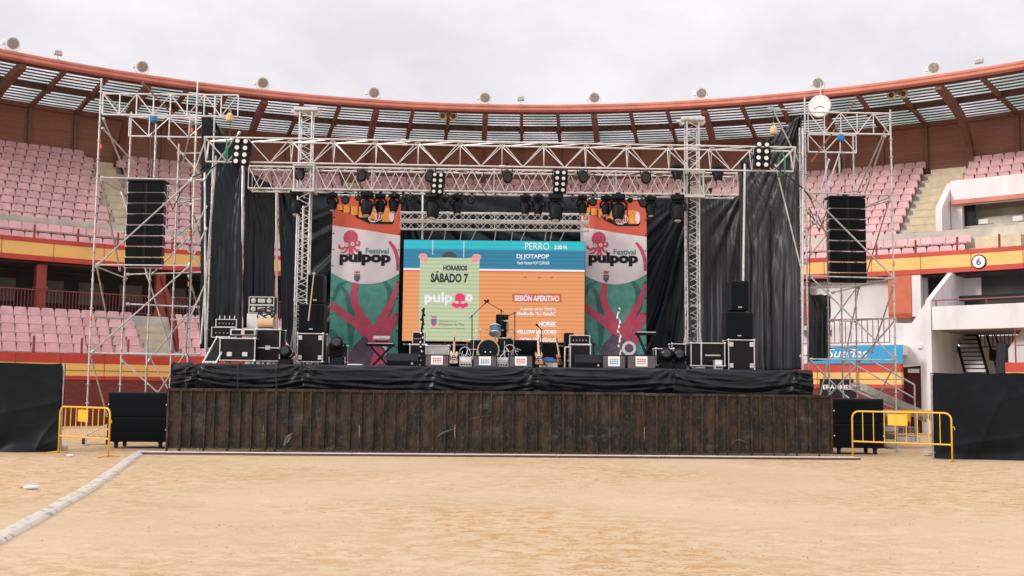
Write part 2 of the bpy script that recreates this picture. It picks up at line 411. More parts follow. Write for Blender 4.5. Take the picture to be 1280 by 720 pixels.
def seats(parent, rows, keep, camd):
    """rows of (r, z); the 100 nearest in view become single parts, the others one part"""
    sp = []
    for r, z in rows:
        n = int((PH1 - PH0)*r/.54)
        for i in range(n):
            ph = PH0 + (i + .5)*.54/r
            if keep(r, ph): sp.append((r, ph, z))
    def score(q):
        p = pol(q[0], q[1], q[2]); px = FPX*p.x/p.y
        vis = (-640 < px < -385) or (480 < px < 640)
        return (0 if vis else 1, p.length)
    sp.sort(key=score)
    me = None
    for k, (r, ph, z) in enumerate(sp[:100]):
        if me is None:
            o = sg.build('seat', ['seat_pink', 'black_rough'], parent); me = o.data
        else:
            o = bpy.data.objects.new('seat', me); COL.objects.link(o); o.parent = parent
        o.location = pol(r, ph, z); o.rotation_euler = (0, 0, -ph)
    mb = MB()
    for r, ph, z in sp[100:]: add_seat(mb, pol(r, ph, z), ph)
    o = mb.build('seat_rows', ['seat_pink', 'black_rough'], parent); o['kind'] = 'stuff'

# ---- lower stand
low = thing('lower_grandstand', 'lower tier of pink seats behind the dark red arena wall with banded top', 'grandstand')
PHL1 = phi_of(1127, 475, 26.0); PHL_T = R(14)
MB().sweep([(26, 0), (26, 1.78), (26.25, 1.78), (26.25, 0)], PH0, PHL1, 90).build('arena_wall', 'arena_red', low, uvr=26)
MB().sweep([(25.97, 1.783), (25.97, 1.93), (26.25, 1.93), (26.25, 1.783)], PH0, PHL1, 90).build('lower_red_band', 'band_red', low)
MB().sweep([(25.985, 1.933), (25.985, 2.42), (26.25, 2.42), (26.25, 1.933)], PH0, PHL1, 90).build('yellow_band', 'band_yellow', low)
MB().sweep([(25.97, 2.423), (25.97, 2.78), (26.25, 2.78), (26.25, 2.423)], PH0, PHL1, 90).build('upper_red_band', 'band_red', low)
MB().sweep([(25.965, 2.135), (25.965, 2.15), (25.984, 2.15), (25.984, 2.135)], PH0, PHL1, 90).build('band_seam', 'dark_brown', low)
pr = [(26.27, .02)]
lrows = []
for k in range(5):
    z = 2.39 + .39*k; r = 26.27 + .75*k; pr += [(r, z), (r + .75, z)]; lrows.append((r + .36, z))
pr += [(30.02, 4.62), (30.12, 4.62), (30.12, .02)]
MB().sweep(pr, PH0, PHL_T, 80).build('terrace', 'concrete', low)
aisL = phi_of(197, 412, 28); aisL2 = phi_of(197, 412, 28) - 2*STEP
for a in (aisL, aisL2, aisL + 2*STEP):
    mb = MB()
    for k in range(5):
        z = 2.39 + .39*k; r = 26.27 + .75*k
        mb.sweep([(r + .03, z + .003), (r + .03, z + .195), (r + .40, z + .195), (r + .40, z + .003)], a - .55/28, a + .55/28, 2)
    mb.build('aisle_step', 'step_beige', low)
for i in range(-60, 25):
    ph = R(i)*1.0
    if i % 4 == 0 and ph < PHL_T:
        MB().box(pol(26.12, ph, 3.1), (.07, .07, .64)).build('rail_post', 'column_red', low)
seats(low, lrows, lambda r, ph: ph < PHL_T - .02 and all(abs(ph - a)*r > .8 for a in (aisL, aisL2, aisL + 2*STEP)), None)

mb = MB()
for i in range(28):
    q = PH0 + (PHL1 - PH0)*i/28; mb.box(pol(25.962, q, 2.28), (.014, .012, .98), Matrix.Rotation(-q, 3, 'Z'))
o = mb.build('band_joint', 'column_red', low); o['kind'] = 'stuff'
# ---- gallery between the tiers
gal = thing('gallery_arcade', 'shaded gallery with dark red columns and iron balustrade between the two seat tiers', 'gallery')
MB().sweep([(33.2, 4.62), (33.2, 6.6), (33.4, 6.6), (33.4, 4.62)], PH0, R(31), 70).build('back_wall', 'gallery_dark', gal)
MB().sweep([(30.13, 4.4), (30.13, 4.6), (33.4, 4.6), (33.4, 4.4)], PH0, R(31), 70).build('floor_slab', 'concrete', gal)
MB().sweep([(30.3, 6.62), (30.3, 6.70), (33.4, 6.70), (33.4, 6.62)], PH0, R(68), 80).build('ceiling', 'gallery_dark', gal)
for ph in PH:
    if R(-66) < ph < R(28):
        mb = MB(); Rz = Matrix.Rotation(-ph, 3, 'Z')
        mb.bbox(pol(30.4, ph, 5.66), (.42, .42, 1.9), .03, Rz); mb.bbox(pol(30.4, ph, 5.62), (.50, .50, .12), .02, Rz); mb.bbox(pol(30.4, ph, 4.72), (.52, .52, .2), .02, Rz)
        mb.build('column', 'column_red', gal)
        # window panels and doors of the gallery back wall, each bay
        for d, w_, z0, z1 in ((.9, .8, 5.2, 6.2), (2.1, 1.1, 5.2, 6.2), (3.6, 1.0, 5.2, 6.2)):
            p2 = ph + d/30*1.1
            if p2 < R(31): MB().sweep([(33.14, z0), (33.14, z1), (33.19, z1), (33.19, z0)], p2, p2 + w_/33, 2).build('window_panel', 'gallery_grey', gal)
mb = MB(); a0, a1 = PH0, R(16)
mb.sweep([(30.16, 5.5), (30.16, 5.54), (30.21, 5.54), (30.21, 5.5)], a0, a1, 90)
mb.sweep([(30.16, 4.72), (30.16, 4.75), (30.21, 4.75), (30.21, 4.72)], a0, a1, 90)
nb = int((a1 - a0)*30.2/.14)
for i in range(nb):
    p = pol(30.185, a0 + (a1 - a0)*i/nb, 5.12); mb.box(p, (.022, .022, .76))
mb.build('balustrade', 'rail_red', gal)
for d in (-5, -1):
    p2 = PH[0] + 5*0 + R(-39 + d*2.2)
    MB().sweep([(31.6, 4.9), (31.6, 5.25), (31.7, 5.25), (31.7, 4.9)], p2, p2 + .06, 3).build('wooden_counter', 'beam_brown', gal)

# ---- upper stand
BOX0 = phi_of(1171, 285, 32.9)                     # where the white box starts to cut into the upper rows
up = thing('upper_grandstand', 'upper tier of faded pink seats above the red and yellow balcony band under the canopy', 'grandstand')
MB().sweep([(29.99, 6.72), (29.99, 6.93), (30.25, 6.93), (30.25, 6.72)], PH0, PH1, 100).build('lower_red_band', 'band_red', up)
MB().sweep([(30.01, 6.933), (30.01, 7.47), (30.25, 7.47), (30.25, 6.933)], PH0, PH1, 100).build('yellow_band', 'band_yellow', up)
MB().sweep([(29.99, 7.473), (29.99, 7.66), (30.25, 7.66), (30.25, 7.473)], PH0, PH1, 100).build('upper_red_band', 'band_red', up)
pr = [(30.27, 6.75), (30.27, 7.2), (31.1, 7.2), (31.1, 7.72), (32.0, 7.72), (32.0, 8.82), (32.15, 8.82), (32.15, 8.2), (33.3, 8.2)]
urows = [(30.63, 7.2), (31.5, 7.72)]
for k in range(11):
    z = 8.42 + .441*k; r = 33.3 + .61*k
    pr += [(r, z), (r + .61, z)]; urows.append((r + .30, z))
pr += [(40.3, 12.85), (40.3, 6.75)]
MB().sweep(pr, PH0, PH1, 100).build('terrace', 'concrete', up)
aisR_t = phi_of(1187, 207, 39.5); aisR_b = phi_of(1148, 285, 33.5)
aisR = (aisR_t + aisR_b)/2; aisU = phi_of(146, 225, 36.5)
AIS = [aisR, aisU, aisU - 2*STEP, aisR + 2.05*STEP, aisU + 2*STEP, aisR - 2*STEP]
for a in AIS:
    if a > BOX0: continue
    mb = MB()
    hw = .85 if a == aisR else .45
    for k in range(11):
        z = 8.42 + .441*k; r = 33.3 + .61*k
        mb.sweep([(r + .03, z + .003), (r + .03, z + .22), (r + .33, z + .22), (r + .33, z + .003)], a - hw/r, a + hw/r, 2)
        mb.sweep([(r - .02, z - .12), (r - .02, z + .002), (r + .61, z + .002), (r + .61, z - .12)], a - hw/r, a + hw/r, 2)
    mb.build('aisle_step', 'step_beige', up)
aisF = phi_of(1248, 300, 31.2)
mb = MB(); mb.sweep([(31.13, 7.724), (31.13, 8.3), (31.9, 8.3), (31.9, 7.724)], aisF - .03, aisF + .03, 3); mb.sweep([(30.3, 7.203), (30.3, 7.72), (30.9, 7.72), (30.9, 7.203)], aisF - .03, aisF + .03, 3)
mb.build('aisle_step', 'step_beige', up)
BOXR = 38.0
def keepU(r, ph):
    for a in AIS:
        if r > 33 and abs(ph - a)*r < (1.12 if a == aisR else .72): return False
    if r < 33 and abs(ph - aisF)*r < 1.25: return False
    if ph > BOX0 - .01 and 33 < r < 36.7: return False
    return True
seats(up, urows, keepU, None)
MB().sweep([(40.3, 12.86), (40.3, 15.68), (40.5, 15.68), (40.5, 12.86)], PH0, PH1, 100).build('back_wall', 'wood_wall', up, uvr=40)
for i, ph in enumerate(PH):
    for j in range(3):
        q = ph + j*STEP/3
        if j: MB().box(pol(40.18, q, 14.2), (.16, .16, 2.7), Matrix.Rotation(-q, 3, 'Z')).build('wall_post', 'beam_brown', up)
for px in (42, 97, 147, 215, 1003, 1096, 1145, 1197, 1250):
    q = phi_of(px, 312 if px < 600 else 330, 30.1)
    MB().box(pol(30.1, q, 7.95), (.07, .07, .55)).build('rail_post', 'column_red', up)
mb = MB()
for i in range(34):
    q = PH0 + (PH1 - PH0)*i/34; mb.box(pol(29.986, q, 7.19), (.014, .012, .93), Matrix.Rotation(-q, 3, 'Z'))
o = mb.build('band_joint', 'column_red', up); o['kind'] = 'stuff'
# round white plate with the number 6
c6 = onr(1223, 327, 29.9); ph6 = math.atan2(c6.x, c6.y - CY)
n6 = thing('number_plate', 'round white plate with a black ring and the number 6 on the yellow band', 'number sign', c6, -ph6)
MB().lathe((0, .08, 0), (0, -1, 0), [(0, .30), (.03, .30)], 28).build('rim_ring', 'ink', n6)
MB().lathe((0, .06, 0), (0, -1, 0), [(0, .255), (.03, .255)], 28).build('disc', 'white', n6)
text_mb('6', -.10, .10, -.15, .15, .026, .02).build('digit', 'cloth_blue', n6)

# ---- canopy
can = thing('canopy_roof', 'ring shaped slatted canopy with brown rafters and salmon red front gutter above the upper seats', 'roof')
mb = MB()
mb.sweep([(33.80, 16.10), (33.72, 16.14), (33.72, 16.24), (33.78, 16.28), (33.74, 16.32), (33.74, 16.40), (33.82, 16.46), (34.1, 16.46), (34.1, 16.10)], PH0, PH1, 110)
mb.build('front_gutter', 'rim_salmon', can)
def rz_(r): return 16.30 - (r - 34)*.088
mb = MB(); mb.sweep([(34.12, rz_(34.1) + .12), (40.7, rz_(40.7) + .12), (40.7, rz_(40.7) + .15), (34.12, rz_(34.1) + .15)], PH0, PH1, 110)
mb.build('roof_sheet', 'roof_sheet', can)
mb = MB(); r = 34.25
while r < 40.5:
    z = rz_(r); mb.sweep([(r, z + .070), (r + .18, z + .070), (r + .18, z + .10), (r, z + .10)], PH0, PH1, 110); r += .42
mb.build('slats', 'slat_grey', can)
for rr, w in ((34.15, .12), (37.1, .14), (40.15, .2)):
    z = rz_(rr); MB().sweep([(rr, z - .24), (rr + w, z - .24), (rr + w, z + .01), (rr, z + .01)], PH0, PH1, 110).build('purlin', 'dark_brown' if rr < 40 else 'beam_brown', can)
for ph in PH:
    for j in range(3):
        q = ph + j*STEP/3
        if q > PH1: continue
        Rz = Matrix.Rotation(-q, 3, 'Z'); t = .28 if j == 0 else .17; dpt = .42 if j == 0 else .24
        if j == 0:
            ax = [(34.15, 15.98), (35.5, 15.84), (37.0, 15.62), (38.2, 15.32), (39.1, 14.88), (39.75, 14.25), (40.05, 13.55), (40.1, 12.9)]
            th = [.34, .42, .48, .52, .50, .44, .38, .34]
        else:
            ax = [(34.15, rz_(34.15) - .15), (37.1, rz_(37.1) - .15), (40.15, rz_(40.15) - .15)]; th = [.2, .2, .2]
        o = []; i2 = []
        for k, (a, z) in enumerate(ax):
            k0, k1 = max(k - 1, 0), min(k + 1, len(ax) - 1); d = Vector((ax[k1][0] - ax[k0][0], ax[k1][1] - ax[k0][1])).normalized(); nn = Vector((-d.y, d.x))
            o.append((a + nn.x*th[k]/2, z + nn.y*th[k]/2)); i2.append((a - nn.x*th[k]/2, z - nn.y*th[k]/2))
        side = Vector((math.cos(q), -math.sin(q), 0))*t
        pts = [pol(a, q, z) - side/2 for a, z in o + i2[::-1]]
        mb = MB(); k = len(ax)
        # build as quads strip so that the curve stays clean
        A = [pol(a, q, z) - side/2 for a, z in o]; B = [pol(a, q, z) - side/2 for a, z in i2]
        for e in range(k - 1):
            mb.prism([A[e], A[e + 1], B[e + 1], B[e]], side)
        mb.build('rafter' if j == 0 else 'joist', 'beam_brown', can)
        if j:  # round joint plate where joist meets the middle purlin
            MB().lathe(pol(37.17, q, rz_(37.17) - .30), (0, 0, 1), [(-.03, .16), (.03, .16)], 10).build('joint_plate', 'beam_brown', can)

# floodlights on the rim
def flood(big, label, px, py, first=[None, None]):
    p = onr(px, py + (12 if big else 8), 33.9); q = math.atan2(p.x, p.y - CY); p.z = 16.48
    t = thing('floodlight', label, 'floodlight', p, -q, 'round floodlights along the canopy rim' if big else 'small square floodlights along the canopy rim')
    if big:
        sg_ = Vector((0, -.8, -.35)).normalized()
        MB().lathe((0, .16, .42), sg_, [(0, .10), (.06, .22), (.20, .28), (.26, .29), (.26, .25)], 16).build('housing', 'white', t)
        MB().lathe(Vector((0, .16, .42)) + sg_*.262, sg_, [(0, .245), (.015, .22)], 16).build('glass', 'lamp_glass', t)
        b = MB(); b.path([(-.31, .02, .36), (-.31, .06, .1), (-.12, .1, .02), (.12, .1, .02), (.31, .06, .1), (.31, .02, .36)], .02, 5); b.box((0, .1, .01), (.2, .2, .04)); b.build('bracket', 'white', t)
        MB().bbox((-.36, .12, .34), (.14, .2, .2), .02).build('ballast_box', 'white', t)
    else:
        MB().bbox((0, 0, .32), (.36, .16, .26), .02, Matrix.Rotation(R(-20), 3, 'X')).build('housing', 'galv', t)
        MB().bbox((0, -.09, .29), (.29, .02, .19), .005, Matrix.Rotation(R(-20), 3, 'X')).build('glass', 'lamp_glass', t)
        b = MB(); b.tube((0, .02, 0), (0, .02, .22), .025); b.box((0, .02, .01), (.16, .16, .03)); b.build('bracket', 'white', t)
bigs = [(15, 55, 'at the far left end of the rim'), (177, 86, 'above the left scaffold tower'), (328, 103, 'above the left end of the front truss'), (467, 119, 'above the left octopus banner'),
        (606, 124, 'above the middle of the stage'), (743, 126, 'above the right octopus banner'), (877, 116, 'above the right lattice mast'), (1023, 105, 'above the white clock'), (1168, 87, 'right of the twin lamps')]
for px, py, w in bigs: flood(True, 'round white floodlight on the salmon canopy rim ' + w, px, py)
for px, py, w in ((72, 67, 'near its left end'), (651, 125, 'right above the big screen'), (1224, 78, 'near its right end')): flood(False, 'small square floodlight on the salmon canopy rim ' + w, px, py)
# twin lamps under the roof
for px, py, w in ((560, 145, 'above the big screen'), (1122, 118, 'right of the clock')):
    p = onr(px, py, 34.9); q = math.atan2(p.x, p.y - CY)
    t = thing('twin_lamp', 'pair of cream round lamps hung under the slatted roof ' + w, 'lamp', p, -q)
    for s in (-1, 1):
        h = MB().lathe((s*.27, .1, 0), (s*.1, -1, -.15), [(0, .1), (.05, .19), (.16, .23), (.18, .19)], 14).build('housing', 'step_beige', t)
        MB().lathe((s*.285, -.085, -.03), (s*.1, -1, -.15), [(0, .12), (.012, .08)], 14).build('lens', 'lamp_dark', h)
    MB().box((0, .1, .14), (.8, .06, .05)).tube((0, .1, .14), (0, .1, .6), .03).build('bracket', 'dark_brown', t)
# clock
p = onr(1025, 133, 33.4); q = math.atan2(p.x, p.y - CY)
t = thing('clock', 'round white clock with a thin rim hanging at the canopy edge over the right tower', 'clock', p, -q)
MB().lathe((0, .1, 0), (0, -1, 0), [(0, .55), (.16, .56), (.18, .52)], 32).build('case', 'galv', t)
MB().lathe((0, -.075, 0), (0, -1, 0), [(0, .51), (.01, .51)], 32).build('dial', 'white', t)
mb = MB()
mb.box((-.14, -.095, -.06), (.34, .006, .035), Matrix.Rotation(R(-25), 3, 'Y')); mb.box((.1, -.095, -.05), (.26, .006, .04), Matrix.Rotation(R(25), 3, 'Y'))
for k in range(12):
    a = k*PI/6; mb.box((.45*math.sin(a), -.09, .45*math.cos(a)), (.02, .006, .07), Matrix.Rotation(a, 3, 'Y'))
mb.build('hands', 'slat_dark', t)
MB().tube((0, .1, .5), (0, .35, 1.3), .03).build('hanger', 'galv', t)

# ---- white box cut into the upper stand at the right
pb = thing('spectator_box', 'white walled spectator box with dark window opening set into the upper seats', 'box')
PB1 = R(66)
zT = onr(1235, 221.5, 34.2).z; zLt = onr(1235, 246, 33.85).z; zLb = onr(1235, 251.5, 33.85).z; zSl = onr(1235, 289, 34.05).z
side = [pol(r_, BOX0, z_) for r_, z_ in ((32.75, 8.21), (32.75, onr(1171, 262, 32.75).z), (33.0, onr(1173, 256, 33.0).z), (34.8, zT), (36.6, zT), (36.6, 8.21))]
sv = Vector((math.cos(BOX0), -math.sin(BOX0), 0))*.28
MB().prism(side, sv).build('side_wall', 'white_paint', pb)
o0 = BOX0 + .30/33; w0 = phi_of(1203, 270, 34.2)
MB().sweep([(34.2, zLb), (34.2, zT), (36.6, zT), (36.6, zT - .2), (34.5, zT - .2), (34.5, zLb)], o0, PB1, 40).build('front_wall', 'white_paint', pb)
MB().sweep([(34.2, 8.21), (34.2, zLb - .003), (34.5, zLb - .003), (34.5, 8.21)], o0, w0, 3).build('pier', 'white_paint', pb)
MB().sweep([(34.05, 8.21), (34.05, zSl), (34.5, zSl), (34.5, 8.21)], w0 + .001, PB1, 30).build('sill_wall', 'step_beige', pb)
MB().sweep([(33.85, zLb), (33.85, zLt), (34.19, zLt), (34.19, zLb)], w0 - .012, PB1, 30).build('lintel', 'rim_salmon', pb)
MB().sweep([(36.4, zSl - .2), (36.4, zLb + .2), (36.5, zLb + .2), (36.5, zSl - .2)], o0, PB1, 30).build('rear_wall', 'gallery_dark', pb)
MB().sweep([(34.52, 8.3), (34.52, zLb), (34.6, zLb), (34.6, 8.3)], w0 + .001, w0 + .014, 1).build('window_frame', 'ink', pb)
for z_, r_ in ((zSl + .02, 34.9), (zSl + .32, 35.5), (zSl + .62, 36.1)): MB().sweep([(r_, z_ - .3), (r_, z_), (r_ + .5, z_), (r_ + .5, z_ - .3)], o0, PB1, 30).build('bench_step', 'bench_brown', pb)
for px in (1229, 1272):
    a = onr(px, 277 if px < 1250 else 273, 34.75); qa = math.atan2(a.x, a.y - CY)
    MB().box(a, (.42, .03, .22), Matrix.Rotation(-qa, 3, 'Z')).build('paper_note', 'paper', pb)

# ---- white entrance block at the right, under the upper tier
eb = thing('entrance_block', 'white rendered entrance block with balcony, open stair and red pillar at the right', 'building')
def pr_ring(pts, r, th): 
    f = [onr(px, py, r) for px, py in pts]; off = []
    for p in f:
        n_ = Vector((p.x, p.y - CY, 0)).normalized(); off.append(n_*th)
    return MB().prism(f, off)
def strip(px0, px1, z0, z1, r0, r1, n=8, py=420):
    return MB().sweep([(r0, z0), (r0, z1), (r1, z1), (r1, z0)], phi_of(px0, py, r0), phi_of(px1, py, r0), n)
strip(960, 1160, 0, 6.7, 30.7, 30.9).build('rear_wall', 'white_paint', eb)
q = phi_of(1125, 375, 30.05)
MB().sweep([(30.02, 5.05), (30.1, 4.85), (30.5, 4.85), (30.5, 6.715), (30.02, 6.715)], q - .0165, q + .0165, 2).build('red_pillar', 'rim_salmon', eb).data.materials[0] = M['pillar_red_sunlit']
strip(1141, 1152, 4.9, 6.71, 30.05, 30.5, 1).build('pier', 'white_paint', eb)
# slanted white gable in front
pr_ring([(1100, 404), (1140, 404), (1163, 371), (1163.5, 600), (1150, 600), (1150, 456), (1100, 456)], 27.6, .3)
def prz(pts, r, th, name, m, par=None):      # pts as (px, z)
    f = [pol(r, phi_of(px, 420, r), z) for px, z in pts]; off = [Vector((p.x, p.y - CY, 0)).normalized()*th for p in f]
    return MB().prism(f, off).build(name, m, par or eb)
zz = lambda px, py, r: onr(px, py, r).z
prz([(1040, zz(1040, 434, 27.3)), (1040, zz(1040, 404, 27.3)), (1140, zz(1140, 404, 27.3)), (1163, zz(1163, 371, 27.3)), (1163, 0), (1150, 0), (1150, zz(1150, 456, 27.3)), (1100, zz(1100, 456, 27.3))], 27.3, .3, 'gable_wall', 'white_paint')
prz([(1117, 0), (1117, zz(1117, 460, 27.36)), (1151, zz(1150, 457, 27.36)), (1151, 0)], 27.45, .1, 'door', 'arena_red')
prz([(1134, zz(1140, 466, 27.25)), (1134, zz(1140, 461, 27.25)), (1148, zz(1148, 461, 27.25)), (1148, zz(1148, 466, 27.25))], 27.38, .03, 'door_plate', 'paper')
# railing above the blue sign
def rail(px0, px1, z0, z1, r, step, name, m, th=.03, n=12):
    a, b = phi_of(px0, 420, r), phi_of(px1, 420, r); mb = MB()
    for z in (z0, z1): mb.sweep([(r - th/2, z), (r - th/2, z + th), (r + th/2, z + th), (r + th/2, z)], a, b, n)
    k = max(1, int((b - a)*r/step))
    for i in range(k + 1): mb.box(pol(r, a + (b - a)*i/k, (z0 + z1)/2), (th*.8, th*.8, z1 - z0))
    return mb.build(name, m, eb)
zr0 = zz(1080, 429, 26.6); zr1 = zz(1080, 399, 26.6)
rail(1003, 1112, zr0, zr1, 26.6, .22, 'railing', 'rail_red', .035)
strip(960, 1127, zz(1080, 433, 26.5) - .35, zz(1080, 432, 26.5), 26.4, 27.2).build('ledge', 'white_paint', eb)
# balcony
zb0 = zz(1220, 411, 27); zb1 = zz(1220, 381, 27)
q0 = phi_of(1163.5, 400, 27); q1 = phi_of(1420, 400, 27)
MB().sweep([(27, zb0), (27, zb1), (27.2, zb1), (27.2, zb0 + .2), (31.5, zb0 + .2), (31.5, zb0)], q0 + .002, q1, 10).build('balcony_parapet', 'white_paint', eb)
MB().sweep([(27.05, zb0 - .03), (27.05, zb0 - .005), (31.5, zb0 - .005), (31.5, zb0 - .03)], q0 + .004, phi_of(1277, 411, 27), 6).build('balcony_underside', 'gallery_grey', eb)
MB().sweep([(27.05, zb1 + .22), (27.05, zb1 + .27), (27.1, zb1 + .27), (27.1, zb1 + .22)], q0 + .002, q1, 10).build('handrail', 'rail_red', eb)
for px in (1170, 1233, 1300): MB().box(pol(27.08, phi_of(px, 378, 27.08), zb1 + .11), (.04, .04, .22)).build('handrail_post', 'rail_red', eb)
qa = phi_of(1163.5, 400, 27)
MB().prism([pol(27.02, qa, 0), pol(27.02, qa, zb1 + .25), pol(29.9, qa, 6.7), pol(31.5, qa, 6.7), pol(31.5, qa, 0)], Vector((-math.cos(qa), math.sin(qa), 0))*.2).build('flank_wall', 'white_paint', eb)
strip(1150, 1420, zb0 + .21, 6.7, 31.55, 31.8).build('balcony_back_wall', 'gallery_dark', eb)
strip(1197, 1228, zz(1204, 371, 31.5), zz(1204, 348, 31.5), 31.48, 31.54, 2).build('wall_panel', 'white_paint', eb)
strip(1200, 1420, zb1 + .40, zb1 + .62, 29.8, 30.0).build('counter', 'ink', eb)
strip(1150, 1420, 0, zb0 - .04, 31.9, 32.1).build('under_back_wall', 'white_paint', eb)
# stair seen under the balcony
nst = 10; L0, L1_, R0, R1_ = [], [], [], []
for k in range(nst):
    y_ = 420.5 + k*5.1; pl = 1196 + k*1.35; pr_ = 1220 + k*1.45; r_ = 31.2 - .27*k
    A_, B_ = onr(pl, y_, r_), onr(pr_, y_ , r_); B_.z = A_.z; n_ = Vector((A_.x, A_.y - CY, 0)).normalized()
    MB().prism([A_, B_, B_ + n_*.27, A_ + n_*.27], (0, 0, .045)).build('stair_tread', 'ink', eb)
    MB().prism([A_ + n_*.02, B_ + n_*.02, B_ + n_*.02 + Vector((0, 0, -.13)), A_ + n_*.02 + Vector((0, 0, -.13))], n_*.03).build('stair_riser', 'white_paint', eb)
    L0.append(A_); R0.append(B_)
for q_, s_ in ((L0, -.06), (R0, .06)):
    e_ = Vector((math.cos(R(38)), -math.sin(R(38)), 0))*s_
    MB().path([q_[0] + e_, q_[-1] + e_], .065, 6).build('stair_stringer', 'ink', eb)
e_ = Vector((.35, -.2, .0))
MB().path([R0[0] + e_ + Vector((0, 0, .1)), R0[-1] + e_ + Vector((0, 0, .1))], .05, 6).path([R0[0] + Vector((.5, -.2, .5)), R0[-1] + Vector((.75, -.2, .5))], .03, 6).path([R0[0] + Vector((.35, -.2, .1)), R0[0] + Vector((.5, -.2, .5))], .03, 6).path([R0[-1] + Vector((.35, -.2, .1)), R0[-1] + Vector((.75, -.2, .5))], .03, 6).build('stair_handrail', 'ink', eb)
a_, b_ = phi_of(1226, 425, 31.6), phi_of(1266, 425, 31.6)
mb = MB()
zq0, zq1 = onr(1245, 434, 31.6).z, onr(1245, 415, 31.6).z
for z in (zq0, zq1): mb.sweep([(31.58, z), (31.58, z + .04), (31.62, z + .04), (31.62, z)], a_, b_, 3)
for i in range(9): mb.box(pol(31.6, a_ + (b_ - a_)*i/8, (zq0 + zq1)/2), (.035, .035, zq1 - zq0))
mb.build('landing_railing', 'rail_red', eb)
prz([(1278, zb0), (1420, zb0), (1420, 0), (1247, 0), (1249, zz(1249, 465, 28)), (1257, zz(1257, 440, 28)), (1268, zz(1268, 424, 28))], 28.2, .25, 'buttress_wall', 'white_paint')
for px, py in ((1170, 428), (1196, 433)):
    a = onr(px, py, 29.5 if px < 1180 else 30.5)
    MB().ball(a, .11, 12).build('wall_lamp', 'lamp_warm', eb)
for px, py in ((1183, 443), (1212 + 30, 444)): MB().box(onr(px, py, 31.8), (.35, .06, .45), Matrix.Rotation(-R(38), 3, 'Z')).build('meter_box', 'gallery_dark', eb)
a = onr(1150, 433, 27.25); MB().bbox(a, (.22, .1, .18), .02).build('wall_fixture', 'white', eb)
# short piece of arena wall at the far right
aw = thing('arena_wall_stub', 'short arena wall with red and yellow bands at the right edge beyond the black fence', 'wall')
qs = phi_of(1257, 460, 26)
for nm, m_, z0_, z1_, rr in (('wall_base', 'arena_red', 0, 1.78, 26), ('lower_red_band', 'band_red', 1.783, 1.93, 25.97), ('yellow_band', 'band_yellow', 1.933, 2.42, 25.985), ('upper_red_band', 'band_red', 2.423, 2.78, 25.97)):
    MB().sweep([(rr, z0_), (rr, z1_), (26.25, z1_), (26.25, z0_)], qs, R(66), 16).build(nm, m_, aw, uvr=26 if nm == 'wall_base' else None)
MB().prism([pol(26, qs - .003, 0), pol(26, qs - .003, 2.0), pol(26.3, qs - .003, 3.5), pol(26.5, qs - .003, 3.5), pol(26.5, qs - .003, 0)], Vector((-.25, .2, 0))).build('dark_gate_edge', 'ink', aw)
mb = MB()
for z in (3.4, 4.0): mb.sweep([(26.1, z), (26.1, z + .04), (26.14, z + .04), (26.14, z)], qs + .012, R(60), 8)
for i in range(9): mb.box(pol(26.12, qs + .013 + i*.03, 3.4), (.04, .04, 1.25))
mb.build('railing', 'rail_red', aw)

# blue sign and dark sign on the wall at the right
def ring_panel(px0, px1, z0, z1, r, name, label, cat, m):
    a, b = phi_of(px0, 445, r), phi_of(px1, 445, r); p = pol(r, (a + b)/2, z0)
    t = thing(name, label, cat, p, -(a + b)/2); w = (b - a)*r
    MB().bbox((0, .02, (z1 - z0)/2), (w, .04, z1 - z0), .005).build('board', m, t); return t, w, z1 - z0
zs0 = zz(1085, 454.5, 25.9); zs1 = zz(1085, 431.5, 25.9)
t, w, h = ring_panel(1010, 1128, zs0, zs1, 25.9, 'hoarding', 'sky blue hoarding with white handwritten lettering above the right arena wall', 'sign', 'sign_blue')
text_mb('Sueñas', -w*.30, w*.14, h*.34, h*.84, -.004, .008, .3).build('lettering', 'white', t)
t, w, h = ring_panel(1024, 1066, zz(1050, 496, 25.7), zz(1050, 474, 25.7), 25.7, 'dark_banner', 'dark banner with white capitals on the red arena wall behind the right tower', 'banner', 'ink')
text_mb('ERANMES', -w*.4, w*.45, h*.42, h*.68, -.004, .015).build('lettering', 'white', t)
# ------------------------------------------------------------------ stage deck, skirt, barrier
DECK = 2.13
yaw = R(1.6)
def YS(x): return 28.15 + .028*x
def onst(px, dy, py=458):                      # point on the deck: px, metres behind the front edge
    Y = 28.2 + dy
    for _ in range(4): x = at(px, py, Y).x; Y = YS(x) + dy
    return Vector((x, Y, DECK))
def mpp(Y): return Y/FPX                       # metres per photo pixel at distance Y
sx0 = at(226, 458, 28).x; sx1 = at(1011, 462, 28.3).x
st = thing('stage', 'raised concert stage deck wrapped in a wrinkled black plastic skirt', 'stage')
MB().prism([(sx0, YS(sx0), 0), (sx1, YS(sx1), 0), (sx1, YS(sx1) + 9, 0), (sx0, YS(sx0) + 9, 0)], (0, 0, .001))
MB().prism([(sx0, YS(sx0), DECK - .16), (sx1, YS(sx1), DECK - .16), (sx1, YS(sx1) + 8.5, DECK - .16), (sx0, YS(sx0) + 8.5, DECK - .16)], (0, 0, .16)).build('deck', 'black_rough', st)
MB().prism([(sx0 - .02, YS(sx0) - .02, DECK - .04), (sx0 + 2.2, YS(sx0 + 2.2) - .02, DECK - .04), (sx0 + 2.2, YS(sx0) + .5, DECK - .04), (sx0 - .02, YS(sx0) + .5, DECK - .04)], (0, 0, .055)).build('edge_trim', 'alu', st)
for i in range(12):
    x = sx0 + .4 + (sx1 - sx0 - .8)*i/11
    mb = MB()
    for d in (.5, 4, 7.5): mb.tube((x, YS(x) + d, 0), (x, YS(x) + d, DECK - .17), .035)
    mb.tube((x, YS(x) + .5, .4), (x, YS(x) + 7.5, .4), .025).build('leg_frame', 'galv', st)
